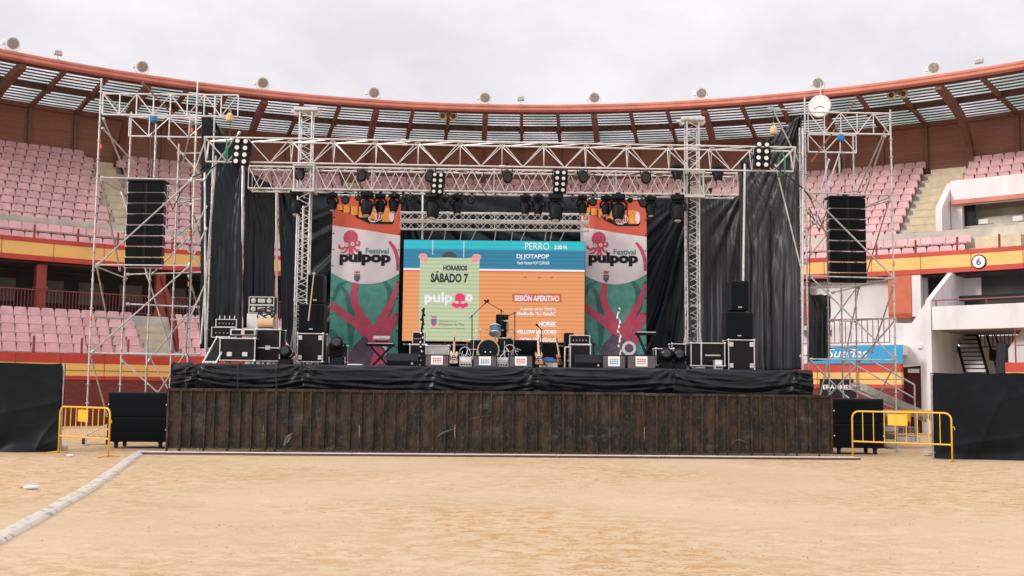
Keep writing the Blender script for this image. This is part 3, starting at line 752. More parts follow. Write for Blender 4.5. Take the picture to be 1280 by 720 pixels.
pins = [0, .085, .165, .29, .42, .55, .56, .70, .80, .93, 1]
def skirt(u, v):
    x = sx0 - .12 + (sx1 - sx0 + .2)*u; n = noise.noise
    # long flat swags between the points where the sheet is tied
    pin = [-.06, .035, .20, .405, .56, .78, .97, 1.06]
    for k in range(len(pin) - 1):
        if pin[k] <= u <= pin[k + 1]: break
    t_ = (u - pin[k])/(pin[k + 1] - pin[k]); sag = 1 - (2*t_ - 1)**2
    vv = v - .26*sag*(1 if k % 2 else .6) + .15*n(Vector((x*.3, k, 2)))
    d = .045*(1 - abs(n(Vector((x*.35, vv*4.5, k*3.1)))))**3 + .03*n(Vector((x*.8 + vv, vv*7, k + 9))) + .018*(1 - abs(n(Vector((x*1.1 - v*2, vv*10, k + 4)))))**4
    near = min(abs(t_), abs(1 - t_))*(pin[k + 1] - pin[k])*17
    d += .03*math.sin(math.atan2(v + .1, near + .05)*15 + k*2)*math.exp(-near*1.6)
    rag = .02*n(Vector((x*.9, 5, 1)))
    top = DECK + .02; bot = 1.50 + rag
    return Vector((x, YS(x) - .05 - .10*math.sin(v*PI)**.7 - d*1.1 + (.05 if v < .03 else 0), top + (bot - top)*v - (.05*math.sin((u*17 % 3.4)/3.4*PI)*0)))
MB().grid(skirt, 420, 34).build('skirt', 'tarp', st, smooth=True)
# rolled end of the skirt at the left corner
def sk_end(u, v):
    p = skirt(0, v); return p + Vector((-.05 - .12*math.sin(u*PI) + .03*noise.noise(Vector((u*4, v*6, 2))), u*2.5, .03*math.sin(u*9)))
MB().grid(sk_end, 40, 20).build('skirt', 'tarp', st, smooth=True)
def sk_end2(u, v):
    p = skirt(1, v); return p + Vector((.03*noise.noise(Vector((u*6, v*6, 4))), u*5, 0))
MB().grid(sk_end2, 40, 20).build('skirt', 'tarp', st, smooth=True)

bx0, bx1 = at(207, 566, 27.35).x, at(1041, 569, 27.85).x
def YB(x): return 27.6 + .030*x
bar = thing('timber_barrier', 'long dark weathered timber barrier with rust brown battens in front of the stage', 'barrier')
H1 = 1.56
nb = 56
seg = 7; L_ = (bx1 - bx0)
random.seed(3)
for k in range(seg):
    a = bx0 + L_*k/seg; b = bx0 + L_*(k + 1)/seg - .012
    zt = H1 - .05 + random.uniform(-.012, .012)
    MB().prism([(a, YB(a) + .02, .09), (b, YB(b) + .02, .09), (b, YB(b) + .02, zt), (a, YB(a) + .02, zt)], (0, .03, 0)).build('board_panel', 'barrier_wood', bar)
    MB().prism([(a, YB(a) - .045, zt - .03), (b, YB(b) - .045, zt - .03), (b, YB(b) - .045, zt + .035), (a, YB(a) - .045, zt + .035)], (0, .12, 0)).build('top_rail', 'barrier_wood', bar)
    MB().prism([(a, YB(a) - .015, .09), (b, YB(b) - .015, .09), (b, YB(b) - .015, .14), (a, YB(a) - .015, .14)], (0, .033, 0)).build('bottom_rail', 'barrier_wood', bar)
for i in range(nb + 1):
    x = bx0 + .02 + (L_ - .04)*i/nb + random.uniform(-.05, .05)*(0 < i < nb); w = random.choice((.03, .035, .045, .055))
    z0 = 0 if random.random() < .8 else .08
    MB().box((x, YB(x) - .012, (z0 + H1 - .04)/2), (w, .055, H1 - .06 - z0), Matrix.Rotation(random.uniform(-.006, .006), 3, 'Y')).build('batten', 'barrier_wood', bar)
# loose plastic scraps caught on the boards
for px, py, ang, l_, w_ in ((360, 549, 1.1, .45, .12), (556, 541, .55, .55, .05), (600, 522, .28, .9, .02), (930, 552, .02, .35, .03)):
    x_ = at(px, py, 27.4).x; z_ = at(px, py, 27.4).z; nn_ = noise.noise
    MB().grid(lambda u, v: Vector((x_ + (u - .5)*l_*math.cos(ang) - (v - .5)*w_*math.sin(ang)*(1 - abs(2*u - 1)**2), YB(x_) - .055 - .03*nn_(Vector((u*5, v*3, px))), z_ + (u - .5)*l_*math.sin(ang) + (v - .5)*w_*math.cos(ang)*(1 - abs(2*u - 1)**2) + .03*math.sin(u*5))), 14, 5).build('plastic_scrap', 'scrap', bar, smooth=True)
# ground strip in front
gb = thing('ground_beam', 'long flat pale board with dark front edge lying on the sand before the barrier', 'board')
g0 = at(190, 568, 27.0).x; g1 = at(1067, 573, 27.5).x
for k in range(7):
    a = g0 + (g1 - g0)*k/7; b = g0 + (g1 - g0)*(k + 1)/7 - .02; o_ = random.uniform(-.02, .02)
    yy = lambda x: 26.55 + .045*x + o_
    MB().prism([(a, yy(a), .01), (b, yy(b), .01), (b, yy(b) + .42, .01), (a, yy(a) + .42, .01)], (0, 0, .045)).build('plank', 'plank_white', gb)
    MB().prism([(a, yy(a) - .03, .0), (b, yy(b) - .03, .0), (b, yy(b) - .004, .0), (a, yy(a) - .004, .0)], (0, 0, .05)).build('edge_strip', 'dark_brown', gb)

# ------------------------------------------------------------------ subs under the towers
def sub(px0, px1, py0, py1, Y, label):
    a = at(px0, py1, Y); b = at(px1, py1, Y); c = at((px0 + px1)/2, py0, Y); w = b.x - a.x; h = c.z - .16; 
    t = thing('subwoofer_stack', label, 'speaker stack', ((a.x + b.x)/2, Y, 0), yaw, 'pairs of black subwoofers under the towers')
    hh = h/2
    for k in range(2):
        z = .16 + hh*k + hh/2
        o = MB().bbox((0, .5, z), (w, 1.0, hh - .008), .02).build('cabinet', 'black_plastic', t)
        MB().bbox((0, -.012, z), (w - .08, .02, hh - .10), .005).build('grille', 'grille', o)
        mb = MB()
        for sx in (-1, 1): mb.lathe((sx*(w/2 - .03), -.03, z + hh*.0), (0, -1, 0), [(0, .018), (.01, .018)], 8)
        mb.build('bolt', 'white', o)
    for sx in (-1, 1):
        for sy in (.15, .85): MB().lathe((sx*(w/2 - .2) - .03, sy, .08), (1, 0, 0), [(0, .08), (.06, .08)], 12).box((sx*(w/2 - .2), sy, .145), (.1, .12, .03)).build('caster', 'rubber', t)
sub(133, 208, 490, 557, 28.6, 'black double subwoofer beside the left end of the timber barrier')
sub(1041, 1106, 498, 562, 29.3, 'black double subwoofer beside the right end of the timber barrier')

# ------------------------------------------------------------------ black covered fences at both sides
def fence(pxa, pxb, pyt, pyb, Y, dY, label, sd):
    a = at(pxa, pyb, Y); b = at(pxb, pyb, Y + dY); h = at(pxb if pxb < 640 else pxa, pyt, Y + dY if pxb < 640 else Y).z
    t = thing('covered_fence', label, 'fence'); d = Vector((b.x - a.x, dY, 0)); ln = d.length; nrm = Vector((d.y, -d.x, 0)).normalized()
    A = Vector((a.x, Y, 0))
    def f(u, v):
        n = noise.noise; x = u*ln
        e = .03*n(Vector((x*.5, v*.8, sd))) + .006*n(Vector((x*2.2 + v*3, v*3 - x*.8, sd + 4)))
        lo = max(0, v - .72)/.28
        e += lo*(.09*n(Vector((x*1.6, v*7, sd + 9))) + .05*math.sin(x*3 + v*14 + 3*n(Vector((x, v*2, sd)))))
        for q, (a_, am) in enumerate(((.5, .035), (-.9, .028), (1.3, .02))):
            c1 = x*math.cos(a_) + v*h*math.sin(a_); c2 = -x*math.sin(a_) + v*h*math.cos(a_)
            e += am*(1 - abs(n(Vector((c1*1.1, c2*.3, sd + q*7)))))**10*(.4 + v)
        return A + d*u + nrm*(.16 + e) + Vector((0, 0, h*(1 - v) + .015 + (1 - v)*.03*n(Vector((x*1.3, 1, sd)))))
    MB().grid(f, 130, 60).build('plastic_cover', 'tarp_matte', t, smooth=True)
    def fb(u, v):
        p = f(u, v); return p - nrm*.30
    MB().grid(fb, 20, 6).build('back_cover', 'tarp', t, smooth=True)
    mb = MB()
    npst = int(ln/1.1) + 1
    for i in range(npst + 1):
        p = A + d*(i/npst); mb.tube(p, p + Vector((0, 0, h)), .024)
    mb.tube(A + Vector((0, 0, h - .03)), A + d + Vector((0, 0, h - .03)), .02); mb.tube(A + Vector((0, 0, .15)), A + d + Vector((0, 0, .15)), .02)
    mb.build('tube_frame', 'galv', t)
    return A, d, nrm
fence(-90, 75, 455, 565, 26.5, .3, 'tall black plastic covered fence at the left edge', 3.3)
fence(1167, 1420, 467, 574, 27.8, -.6, 'tall black plastic covered fence at the right edge', 8.1)
for px, py, w, rz, lb in ((69, 563.5, .55, .15, 'grey concrete block foot between the left black fence and the yellow barrier'), (1171, 570, .62, .1, 'grey concrete block foot in front of the right black fence')):
    p = at(px, py, 1); 
    b_ = ray(px, py)[1]; Y = -EYE/b_; x = ray(px, py)[0]*Y
    mb = MB(); mb.bbox((0, 0, .065), (w, .24, .13), .03)
    o = mb.build('concrete_block', 'concrete'); o.location = (x, Y, 0); o.rotation_euler = (0, 0, rz); tag(o, lb, 'concrete block')
    for dx in (-.5, 0, .5): MB().lathe((dx*w*.6, 0, .131), (0, 0, 1), [(0, .025), (.01, .025)], 8).build('socket', 'slat_dark', o)

# ------------------------------------------------------------------ yellow crowd barriers
def barrier(A, B, label, h=1.08):
    A = Vector(A); B = Vector(B); d = B - A; ln = d.length; t = thing('crowd_barrier', label, 'crowd barrier', A, math.atan2(d.y, d.x))
    r = .021
    mb = MB(); cr = .16; pts = [(0, 0, .0), (0, 0, h - cr)]
    for k in range(1, 5): pts.append((cr - cr*math.cos(k*PI/8), 0, h - cr + cr*math.sin(k*PI/8)))
    for k in range(0, 4): pts.append((ln - cr + cr*math.sin(k*PI/8), 0, h - cr + cr*math.cos(k*PI/8)))
    pts += [(ln, 0, h - cr), (ln, 0, 0)]
    mb.path(pts, r, 8).build('frame', 'yellow_paint', t, smooth=True)
    MB().tube((0, 0, .40), (ln, 0, .40), .019, 8).build('lower_rail', 'yellow_paint', t)
    n = 9
    for i in range(1, n):
        x = ln*i/n; MB().tube((x, 0, .40), (x, 0, h - .01), .011, 6).build('upright', 'yellow_paint', t)
    MB().bbox((ln*.47, 0, h - .19), (ln*.2, .012, .27), .004).build('name_plate', 'yellow_paint', t)
    for x in (0, ln):
        MB().path([(x, -.28, .012), (x, -.05, .035), (x, .05, .035), (x, .28, .012)], .018, 6).build('foot', 'yellow_paint', t)
    MB().path([(ln, 0, .80), (ln + .06, 0, .82), (ln + .07, 0, .75)], .01, 5).build('hook', 'yellow_paint', t)
barrier((-10.55, 26.4, 0), (-8.92, 25.1, 0), 'yellow steel crowd barrier beside the left black fence')
def gp(px, py): b_ = ray(px, py)[1]; Y = -EYE/b_; return (ray(px, py)[0]*Y, Y, 0)
barrier(gp(1066, 572), gp(1190.5, 577.5), 'yellow steel crowd barrier standing at the right end of the timber barrier', 1.14)
barrier((10.9, 33.6, 0), (12.5, 33.0, 0), 'yellow crowd barrier farther back behind the right black subwoofer')

# ------------------------------------------------------------------ lattice trusses
def box_truss(mb, A, B, w, h, bay, r=.025, rb=.014, up=Vector((0, 0, 1)), faces='FBTD'):
    A = Vector(A); B = Vector(B); d = (B - A); ln = d.length; d.normalize(); s = d.cross(up).normalized(); n = max(2, round(ln/bay)); 
    c = [(-w/2, h/2), (w/2, h/2), (w/2, -h/2), (-w/2, -h/2)]
    P_ = lambda t, q: A + d*t + s*c[q][0] + up*c[q][1]
    for q in range(4): mb.tube(P_(0, q), P_(ln, q), r, 6)
    prs = {'T': (0, 1), 'B': (1, 2), 'D': (2, 3), 'F': (3, 0)}
    for f in faces:
        a, b = prs[f]
        for i in range(n):
            t0, t1 = ln*i/n, ln*(i + 1)/n; tm = (t0 + t1)/2
            mb.tube(P_(t0, a), P_(tm, b), rb, 4, cap=False); mb.tube(P_(tm, b), P_(t1, a), rb, 4, cap=False)
    for t in [0, ln] + [ln*k for k in (.25, .5, .75)]:
        for a, b in prs.values(): mb.tube(P_(t, a), P_(t, b), rb, 4, cap=False)
        for q in range(4): mb.tube(P_(max(0, t - .05), q), P_(min(ln, t + .05), q), r*1.35, 6)
    return mb
def tri_truss(mb, A, B, w, h, bay, r=.024, rb=.014):
    A = Vector(A); B = Vector(B); d = (B - A); ln = d.length; d.normalize(); up = Vector((0, 0, 1)); s = d.cross(up).normalized(); n = round(ln/bay)
    c = [(-w/2, h/2), (w/2, h/2), (0, -h/2)]; P_ = lambda t, q: A + d*t + s*c[q][0] + up*c[q][1]
    for q in range(3): mb.tube(P_(0, q), P_(ln, q), r, 8)
    for i in range(n):
        t0, t1 = ln*i/n, ln*(i + 1)/n; tm = (t0 + t1)/2
        for q in (0, 1):
            mb.tube(P_(t0, q), P_(tm, 2), rb, 5, cap=False); mb.tube(P_(tm, 2), P_(t1, q), rb, 5, cap=False)
            mb.tube(P_(t0, q), P_(t0, q) + (P_(t0, 2) - P_(t0, q)), rb, 5, cap=False)
        mb.tube(P_(t0, 0), P_(t1, 1), rb, 4, cap=False)
    for t in (0, ln):
        mb.tube(P_(t, 0), P_(t, 1), r, 5)
        for q in (0, 1): mb.tube(P_(t, q), P_(t, 2), r, 5)
    for k in range(1, 6):
        t = ln*k/6
        for q in range(3): mb.tube(P_(t - .07, q), P_(t + .07, q), r*1.5, 8)
    return mb
Y1 = 29.3; a = at(258, 186, Y1 - .2); b = at(991, 193, Y1 + .3)
zt = at(640, 177, Y1).z; zb = at(640, 209, Y1).z
zm = (zt + zb)/2 - .02; hh = .60
ft = MB(); tri_truss(ft, (a.x, Y1 - .2, zm), (b.x, Y1 + .3, zm), .5, hh, 1.08)
tag(ft.build('front_truss', 'alu'), 'longest aluminium lattice truss across the very front between the scaffold towers', 'truss')
Y2 = 31.0; a = at(314, 226, Y2); b = at(921, 234, Y2); zt2 = at(640, 214, Y2).z; zb2 = at(640, 242, Y2).z; zm2 = (zt2 + zb2)/2
t2 = MB(); box_truss(t2, (a.x, Y2 - .1, zm2), (b.x, Y2 + .2, zm2), .52, zt2 - zb2 - .02, .62, r=.026, rb=.014)
tag(t2.build('lighting_truss', 'alu'), 'square aluminium lattice truss carrying the row of stage lights', 'truss')
Y3 = 33.2
for k, (py, lb) in enumerate(((271.5, 'upper of the two slim trusses above the big screen'), (283, 'lower of the two slim trusses directly above the big screen'))):
    a = at(501, py - 1, Y3); b = at(736, py + 1.3, Y3); z = at(620, py, Y3).z
    m3 = MB(); box_truss(m3, (a.x, Y3, z), (b.x, Y3, z), .22, .22, .44, r=.017, rb=.010)
    tag(m3.build('screen_truss', 'alu'), lb, 'truss')
def sky_truss(px, pyt, lb):
    p = onst(px, 2.9); t = thing('lattice_mast', lb, 'lattice mast', p, yaw); top = at(px, pyt, p.y).z - DECK
    m = MB(); box_truss(m, (0, 0, .1), (0, 0, top), .34, .34, .36, r=.022, rb=.012, up=Vector((0, 1, 0))); m.build('mast', 'alu', t)
    m = MB(); m.bbox((0, 0, top + .06), (.66, .5, .11), .02); m.tube((-.44, 0, top + .02), (.38, 0, top + .02), .04)
    m.lathe((-.28, -.1, top - .02), (0, 1, 0), [(0, .07), (.2, .07)], 14); m.lathe((.28, -.1, top - .02), (0, 1, 0), [(0, .07), (.2, .07)], 14); m.build('head_block', 'alu', t)
    m = MB(); m.bbox((0, 0, .06), (.6, .6, .12), .02)
    for sx, sy in ((-1, -1), (1, -1), (1, 1), (-1, 1)): m.tube((sx*.28, sy*.28, .1), (sx*.16, sy*.16, 1.2), .02)
    m.build('base', 'galv', t)
    zc = zm2 - DECK; m = MB()
    for z in (zc - .36, zc + .36): m.bbox((0, 0, z), (.62, .62, .07), .01)
    for sx in (-1, 1):
        for sy in (-1, 1): m.tube((sx*.27, sy*.27, zc - .36), (sx*.27, sy*.27, zc + .36), .025)
    m.build('sleeve_block', 'alu', t)
    return t
sky_truss(375, 141, 'left vertical aluminium lattice mast rising from the stage beside the left speaker stack')
sky_truss(866, 153, 'right vertical aluminium lattice mast rising from the stage behind the flight cases')

# ------------------------------------------------------------------ scaffold towers
def tower(label, legs, members, lattices, tape):
    """legs: (px_top, py_top, px_bot, Y); members: list of (px,py,Y, px,py,Y, r, m)"""
    t = thing('scaffold_tower', label, 'scaffold tower')
    for (px, pyt, pxb, Y) in legs:
        pb_ = at(pxb, 440, Y); top = at(px, pyt, Y).z
        m = MB(); m.tube((pb_.x, Y, .25), (pb_.x, Y, top), .0245, 8); z = .6
        while z < top - .2:
            m.lathe((pb_.x, Y, z), (0, 0, 1), [(0, .045), (.012, .055), (.024, .045)], 8); z += .5
        z = 2.3
        while z < top:
            m.lathe((pb_.x, Y, z), (0, 0, 1), [(0, .03), (.12, .03)], 8); z += 2
        m.build('standard', 'galv', t)
        j = MB(); j.tube((pb_.x, Y, .01), (pb_.x, Y, .5), .018, 6); j.box((pb_.x, Y, .012), (.15, .15, .015)); j.lathe((pb_.x, Y, .26), (0, 0, 1), [(0, .05), (.03, .05)], 6); j.build('base_jack', 'galv', t)
    for q in members:
        x0, y0, Ya, x1, y1, Yb = q[:6]; m_ = q[6] if len(q) > 6 else 'galv'; p, s = at(x0, y0, Ya), at(x1, y1, Yb)
        m = MB(); m.tube(p, s, .022, 7); dd = (s - p).normalized()
        for e in (p + dd*.04, s - dd*.04): m.tube(e - dd*.05, e + dd*.05, .04, 6)
        m.build('brace' if abs(p.z - s.z) > .3 else 'ledger', m_, t)
    for px, py, Y in tape:
        q_ = at(px, py, Y); MB().lathe(q_ + Vector((0, 0, -.06)), (0, 0, 1), [(0, .028), (.12, .028)], 8).build('tape_mark', 'orange_mark', t)
    for (x0, yt, x1, yt1, yb, yb1, Y, n) in lattices:
        m = MB(); A, B, C_, D_ = at(x0, yt, Y), at(x1, yt1, Y), at(x0, yb, Y), at(x1, yb1, Y)
        C_.x = A.x; D_.x = B.x
        m.tube(A, B, .024, 7); m.tube(C_, D_, .024, 7)
        for i in range(n):
            u0, u1 = i/n, (i + 1)/n; a0 = A.lerp(B, u0); a1 = A.lerp(B, u1); c0 = C_.lerp(D_, u0); c1 = C_.lerp(D_, u1)
            m.tube(a0, c0, .018, 5)
            if i % 2: m.tube(c0, a1, .016, 5)
            else: m.tube(a0, c1, .016, 5)
        m.tube(B, D_, .018, 5); m.build('lattice_girder', 'alu', t)
    return t
YF, YBk = 29.6, 32.2
legsL = [(129, 98, 112, YF), (241, 102, 235, YF), (162, 140, 152, YBk), (197, 155, 184, YBk - .1), (222, 180, 214, YBk), (258, 118, 258, YF + .9)]
memL = [(126, 222, YF, 255, 225, YF), (120, 331, YF, 236, 332, YF), (113, 441, YF, 236, 444, YF),
        (122, 331, YF, 240, 224, YF), (114, 441, YF, 237, 332, YF), (239, 226, YF, 258, 172, YF), (236, 332, YF, 258, 285, YF + .3),
        (127, 225, YF, 150, 338, YBk), (121, 333, YF, 142, 440, YBk), (113, 444, YF, 134, 520, YBk), (127, 225, YF, 160, 243, YBk), (120, 333, YF, 158, 348, YBk),
        (158, 343, YBk, 262, 340, YBk), (160, 243, YBk, 265, 250, YBk), (154, 441, YBk, 250, 443, YBk), (190, 343, YBk, 262, 270, YBk), (185, 452, YBk, 255, 368, YBk), (210, 230, YBk, 262, 300, YBk),
        (152, 450, YBk, 200, 493, YBk), (231, 443, YF, 196, 493, YF + .5), (238, 255, YF, 262, 330, YBk), (236, 345, YF, 258, 420, YBk),
        (129, 148, YF, 163, 232, YBk), (178, 104, YF - .3, 216, 143, YF + .4, 'beam_brown'), (130, 118, YF, 160, 145, YBk), (255, 225, YF, 300, 95 + 70, YF - .2),
        (222, 192, YBk, 300, 190, YBk), (210, 172, YBk, 262, 232, YBk), (158, 380, YBk, 250, 384, YBk), (128, 160, YF, 128.5, 161, YF)]
memL = memL[:-1]
memL += [(214, 255, YBk, 262, 247, YBk), (152, 291, YBk, 262, 288, YBk), (152, 240, YBk, 184, 343, YBk - .1), (214, 288, YBk, 262, 345, YBk), (184, 344, YBk - .1, 214, 441, YBk), (214, 400, YBk, 262, 396, YBk),
         (214, 300, YBk, 262, 262, YBk), (128, 160, YF, 196, 235, YBk), (241, 150, YF, 222, 232, YBk), (236, 300, YF, 258, 258, YF + .6), (236, 400, YF, 258, 352, YF + .6), (184, 441, YBk, 214, 493, YBk), (116, 396, YF, 152, 398, YBk)]
latL = [(129, 117, 298, 119, 143, 146, YF, 8), (162, 146, 262, 148, 170, 172, YBk, 4), (163, 166, 262, 168, 190, 192, YBk + .1, 3)]
latL = latL[:2]
tower('tall grey scaffold tower on the left holding the left speaker array', legsL, memL, latL, [(126, 183, YF), (240.3, 163, YF), (119.5, 290, YF), (236.8, 292, YF), (114, 398, YF), (236, 355, YF), (155.5, 304, YBk), (215.5, 300, YBk)])
YF, YBk = 30.6, 33.2
legsR = [(1008, 122, 1010, YF), (1112, 137, 1119, YF), (1033, 190, 1036, YBk), (1070, 170, 1071, YBk), (1052, 196, 1053, YBk - .1), (1003, 160, 1003, YF - .4)]
memR = [(1010, 241, YF, 1114, 244, YF), (1010, 345, YF, 1117, 348, YF), (1012, 449, YF, 1120, 450, YF),
        (1012, 242, YF, 1116, 346, YF), (1012, 345, YF, 1119, 449, YF), (1113, 246, YF, 1078, 260, YBk), (1117, 348, YF, 1073, 358, YBk), (1112, 250, YF, 1080, 352, YBk),
        (1117, 358, YF, 1090, 440, YBk), (1106, 170, YF, 1080, 245, YBk), (1120, 452, YF, 1096, 500, YBk), (1036, 200, YBk, 1018, 268, YF), (1050, 190, YBk - .1, 1018, 280, YF),
        (1004, 290, YF, 1034, 268, YBk), (1006, 262, YF, 1034, 292, YBk), (1004, 330, YF, 1036, 290, YBk), (1036, 262, YBk, 1072, 262, YBk), (1004, 360, YF, 1072, 358, YBk),
        (1040, 366, YBk, 1073, 358, YBk), (1072, 358, YBk, 1040, 402, YBk), (1012, 450, YF, 1060, 498, YF), (1074, 453, YBk, 1034, 497, YBk), (1074, 358, YBk, 1055, 455, YBk),
        (965, 135, YF - .6, 1005, 200 + 15, YF), (1014, 203, YF - .2, 1068, 128, YF + .3, 'beam_brown'), (1001, 445, YF, 1003, 500, YBk), (1034, 455, YBk, 1024, 500, YBk),
        (1038, 435, YBk, 1072, 433, YBk), (960, 136, YF, 1012, 139, YF)]
memR += [(1036, 302, YBk, 1072, 300, YBk), (1072, 262, YBk, 1114, 250, YF), (1036, 358, YBk, 1072, 302, YBk), (1012, 246, YF, 1036, 300, YBk), (1072, 400, YBk, 1119, 398, YF), (1036, 400, YBk, 1072, 402, YBk), (1112, 150, YF, 1072, 240, YBk), (1119, 400, YF, 1074, 452, YBk)]
latR = [(1010, 140, 1112, 142, 166, 168, YF, 5), (1010, 168, 1070, 169, 190, 191, YBk - .6, 3)]
tower('tall grey scaffold tower on the right holding the right speaker array', legsR, memR, latR, [(1009.3, 285, YF), (1010, 389, YF), (1119.5, 497, YF), (1117, 330, YF), (1070.6, 330, YBk)])

# ------------------------------------------------------------------ line arrays
def array(px, py0, py1, Y, label):
    c = at(px, py0, Y); zb_ = at(px, py1, Y).z; n = 8; tot = c.z - zb_; h = tot/n; w = 46*mpp(Y)
    t = thing('line_array', label, 'speaker array', c, yaw if px > 640 else -yaw, 'hanging speaker arrays')
    f = MB(); f.bbox((0, 0, .03), (w*1.0, .5, .06), .01); f.prism([(-.12, -.03, .06), (.12, -.03, .06), (0, -.03, .22)], (0, .06, 0)); f.build('fly_bar', 'black_plastic', t)
    z = 0; y = 0
    for k in range(n):
        ang = R(-1 - .35*k*(k > 2)); Rx = Matrix.Rotation(-ang*2.2, 3, 'X'); cc = Vector((0, y, z - h/2))
        b = MB(); hh_ = h*.92; top = w*.5; d = .55
        pts = [(-top, -.22, -hh_/2), (-top, -.22, hh_/2), (-top*.8, .33, hh_/2), (-top*.8, .33, -hh_/2)]
        b.prism([cc + Rx @ Vector(p) for p in [(-top, -.20, -hh_/2), (top, -.20, -hh_/2), (top*.80, .33, -hh_/2*.8), (-top*.80, .33, -hh_/2*.8)]],
                [Rx @ Vector((0, 0, hh_)), Rx @ Vector((0, 0, hh_)), Rx @ Vector((0, 0, hh_*.8)), Rx @ Vector((0, 0, hh_*.8))])
        o = b.build('cabinet', 'black_plastic', t)
        g_ = MB()
        # two angled grille wings and the horn in the middle
        for s in (-1, 1):
            g_.prism([cc + Rx @ Vector(p) for p in [(s*top*.97, -.215, -hh_*.44), (s*top*.97, -.215, hh_*.44), (s*top*.12, -.235, hh_*.44), (s*top*.12, -.235, -hh_*.44)]], Rx @ Vector((0, .012, 0)))
        g_.build('grille', 'grille', o)
        hn = MB(); hn.prism([cc + Rx @ Vector(p) for p in [(-top*.10, -.228, -hh_*.44), (-top*.10, -.228, hh_*.44), (0, -.205, hh_*.44), (0, -.205, -hh_*.44)]], Rx @ Vector((0, .012, 0)))
        hn.prism([cc + Rx @ Vector(p) for p in [(top*.10, -.228, -hh_*.44), (top*.10, -.228, hh_*.44), (0, -.205, hh_*.44), (0, -.205, -hh_*.44)]], Rx @ Vector((0, .012, 0)))
        hn.build('horn', 'case_panel', o)
        p_ = MB()
        for s in (-1, 1):
            p_.box(cc + Rx @ Vector((s*(top - .01), -.18, -hh_/2 - .008)), (.06, .05, .035))
        p_.build('link_pin', 'galv', o)
        rib = MB(); rib.box(cc + Rx @ Vector((0, -.20, -hh_/2 - .004)), (w*.96, .05, .006)); rib.build('gap_strip', 'galv', o)
        z -= h; y += math.sin(ang)*.02*k
    m = MB(); m.path([(0, 0, .2), (.02, 0, .5), (0, .02, .9), (0, 0, 1.35)], .012, 5); m.build('chain', 'slat_dark', t)
    return t
array(186, 229, 335, 30.4, 'black curved line array speaker hanging inside the left scaffold tower')
array(1056, 249, 354, 31.3, 'black curved line array speaker hanging inside the right scaffold tower')

# hoists
def hoist(px, py, Y, m_, label, dn):
    p = at(px, py, Y); t = thing('chain_hoist', label, 'chain hoist', p)
    MB().lathe((0, 0, -.11), (0, 0, 1), [(0, .05), (.02, .08), (.05, .10), (.17, .10), (.20, .07), (.24, .04)], 12).build('motor_body', m_, t)
    MB().path([(0, 0, .1), (.04, 0, .17), (0, 0, .22), (-.03, 0, .17)], .014, 5).build('hook', 'galv', t)
    MB().tube((0, 0, .2), (0, 0, .55), .010, 4).tube((.02, 0, -.1), (.02, 0, -dn), .010, 4).build('chain', 'slat_dark', t)
hoist(287, 147, 29.3, 'hoist_yellow', 'yellow chain hoist above the left end of the front truss', .75)
hoist(967, 163, 29.8, 'hoist_yellow', 'yellow chain hoist above the right end of the front truss', .55)
hoist(192, 148, 30.4, 'blue', 'blue chain hoist in the left tower above the speaker array', .6)
hoist(1051, 172, 31.3, 'blue', 'blue chain hoist in the right tower above the speaker array', .6)
for px, py, Y, lb in ((283, 186, 29.05, 'green sling looped round the left end of the front truss'), (979, 203, 29.5, 'green sling looped round the right end of the front truss')):
    c = at(px, py, Y); m = MB(); m.path([c + Vector((-.02, 0, .30)), c + Vector((.03, -.04, .1)), c + Vector((.04, -.02, -.30)), c + Vector((-.10, .15, -.38)), c + Vector((-.06, .26, .2))], .022, 5)
    tag(m.build('sling', 'green_strap'), lb, 'sling')

# ------------------------------------------------------------------ drapes and their poles
def drape(tl, tr, br, bl, Y, dY, folds, amp, m_, label, sd, nu=90, nv=70, diag=0, fan=None):
    A, B, C_, D_ = at(*tl, Y), at(*tr, Y + dY), at(*br, Y + dY), at(*bl, Y); nn = noise.noise
    W = (B - A).length
    Hh = (A - D_).length
    def f(u, v):
        p = A.lerp(B, u).lerp(D_.lerp(C_, u), v); X = u*W; Z = v*Hh
        def fold(t, r):                       # ridged folds running along r
            return 1.25*nn(Vector((t*1.0, r*.10, sd))) + .55*(1 - 2*abs(nn(Vector((t*1.7, r*.12, sd + 5))))) + .25*nn(Vector((t*4.1, r*.3, sd + 9)))
        if fan:
            th = math.atan2(Z + .15, (u - fan[0])*W + .0001); rad = math.hypot(Z, (u - fan[0])*W)
            s = fold(th*fan[1]*.28, rad); s *= min(1, .35 + v*1.5)
        else:                                  # folds fan out from the two top corners and end as long vertical ones
            ta = math.atan2(X + .02, Z + .35); tb = math.atan2(W - X + .02, Z + .35); low = min(1, Z/(Hh*.55))
            fa = fold(ta*folds*1.9, Z) * (1 - u)**.7; fb_ = fold(tb*folds*1.9 + 30, Z) * u**.7
            sw = math.sin(2*PI*(Z*.85 - 1.3*math.sin(PI*u)*.6*Hh*.18)) * math.exp(-Z*.9) * math.sin(PI*u)
            vert = fold(u*folds*1.15 + diag*v + 50, Z)
            s = (fa + fb_)*(1 - .55*low) + vert*low*.9 + .5*sw
        e = amp*s + amp*.10*nn(Vector((X*3.2, Z*2.2, sd + 8)))
        edge = .05*nn(Vector((v*4, sd, 2))); p = p.copy(); p.y += e; p.x += edge*.5
        if v == 0: p.z += .05*abs(math.sin(u*PI*folds))*-1
        return p
    m = MB(); m.grid(f, nu, nv); o = m.build('stage_drape', m_, smooth=True)
    so_ = o.modifiers.new('thick', 'SOLIDIFY'); so_.thickness = .012
    return tag(o, label, 'drape')
drape((252, 129), (303, 196), (303, 428), (250, 436), 30.5, .3, 3.2, .10, 'drape', 'tall black drape hanging beside the left scaffold tower', 1.1, diag=.25)
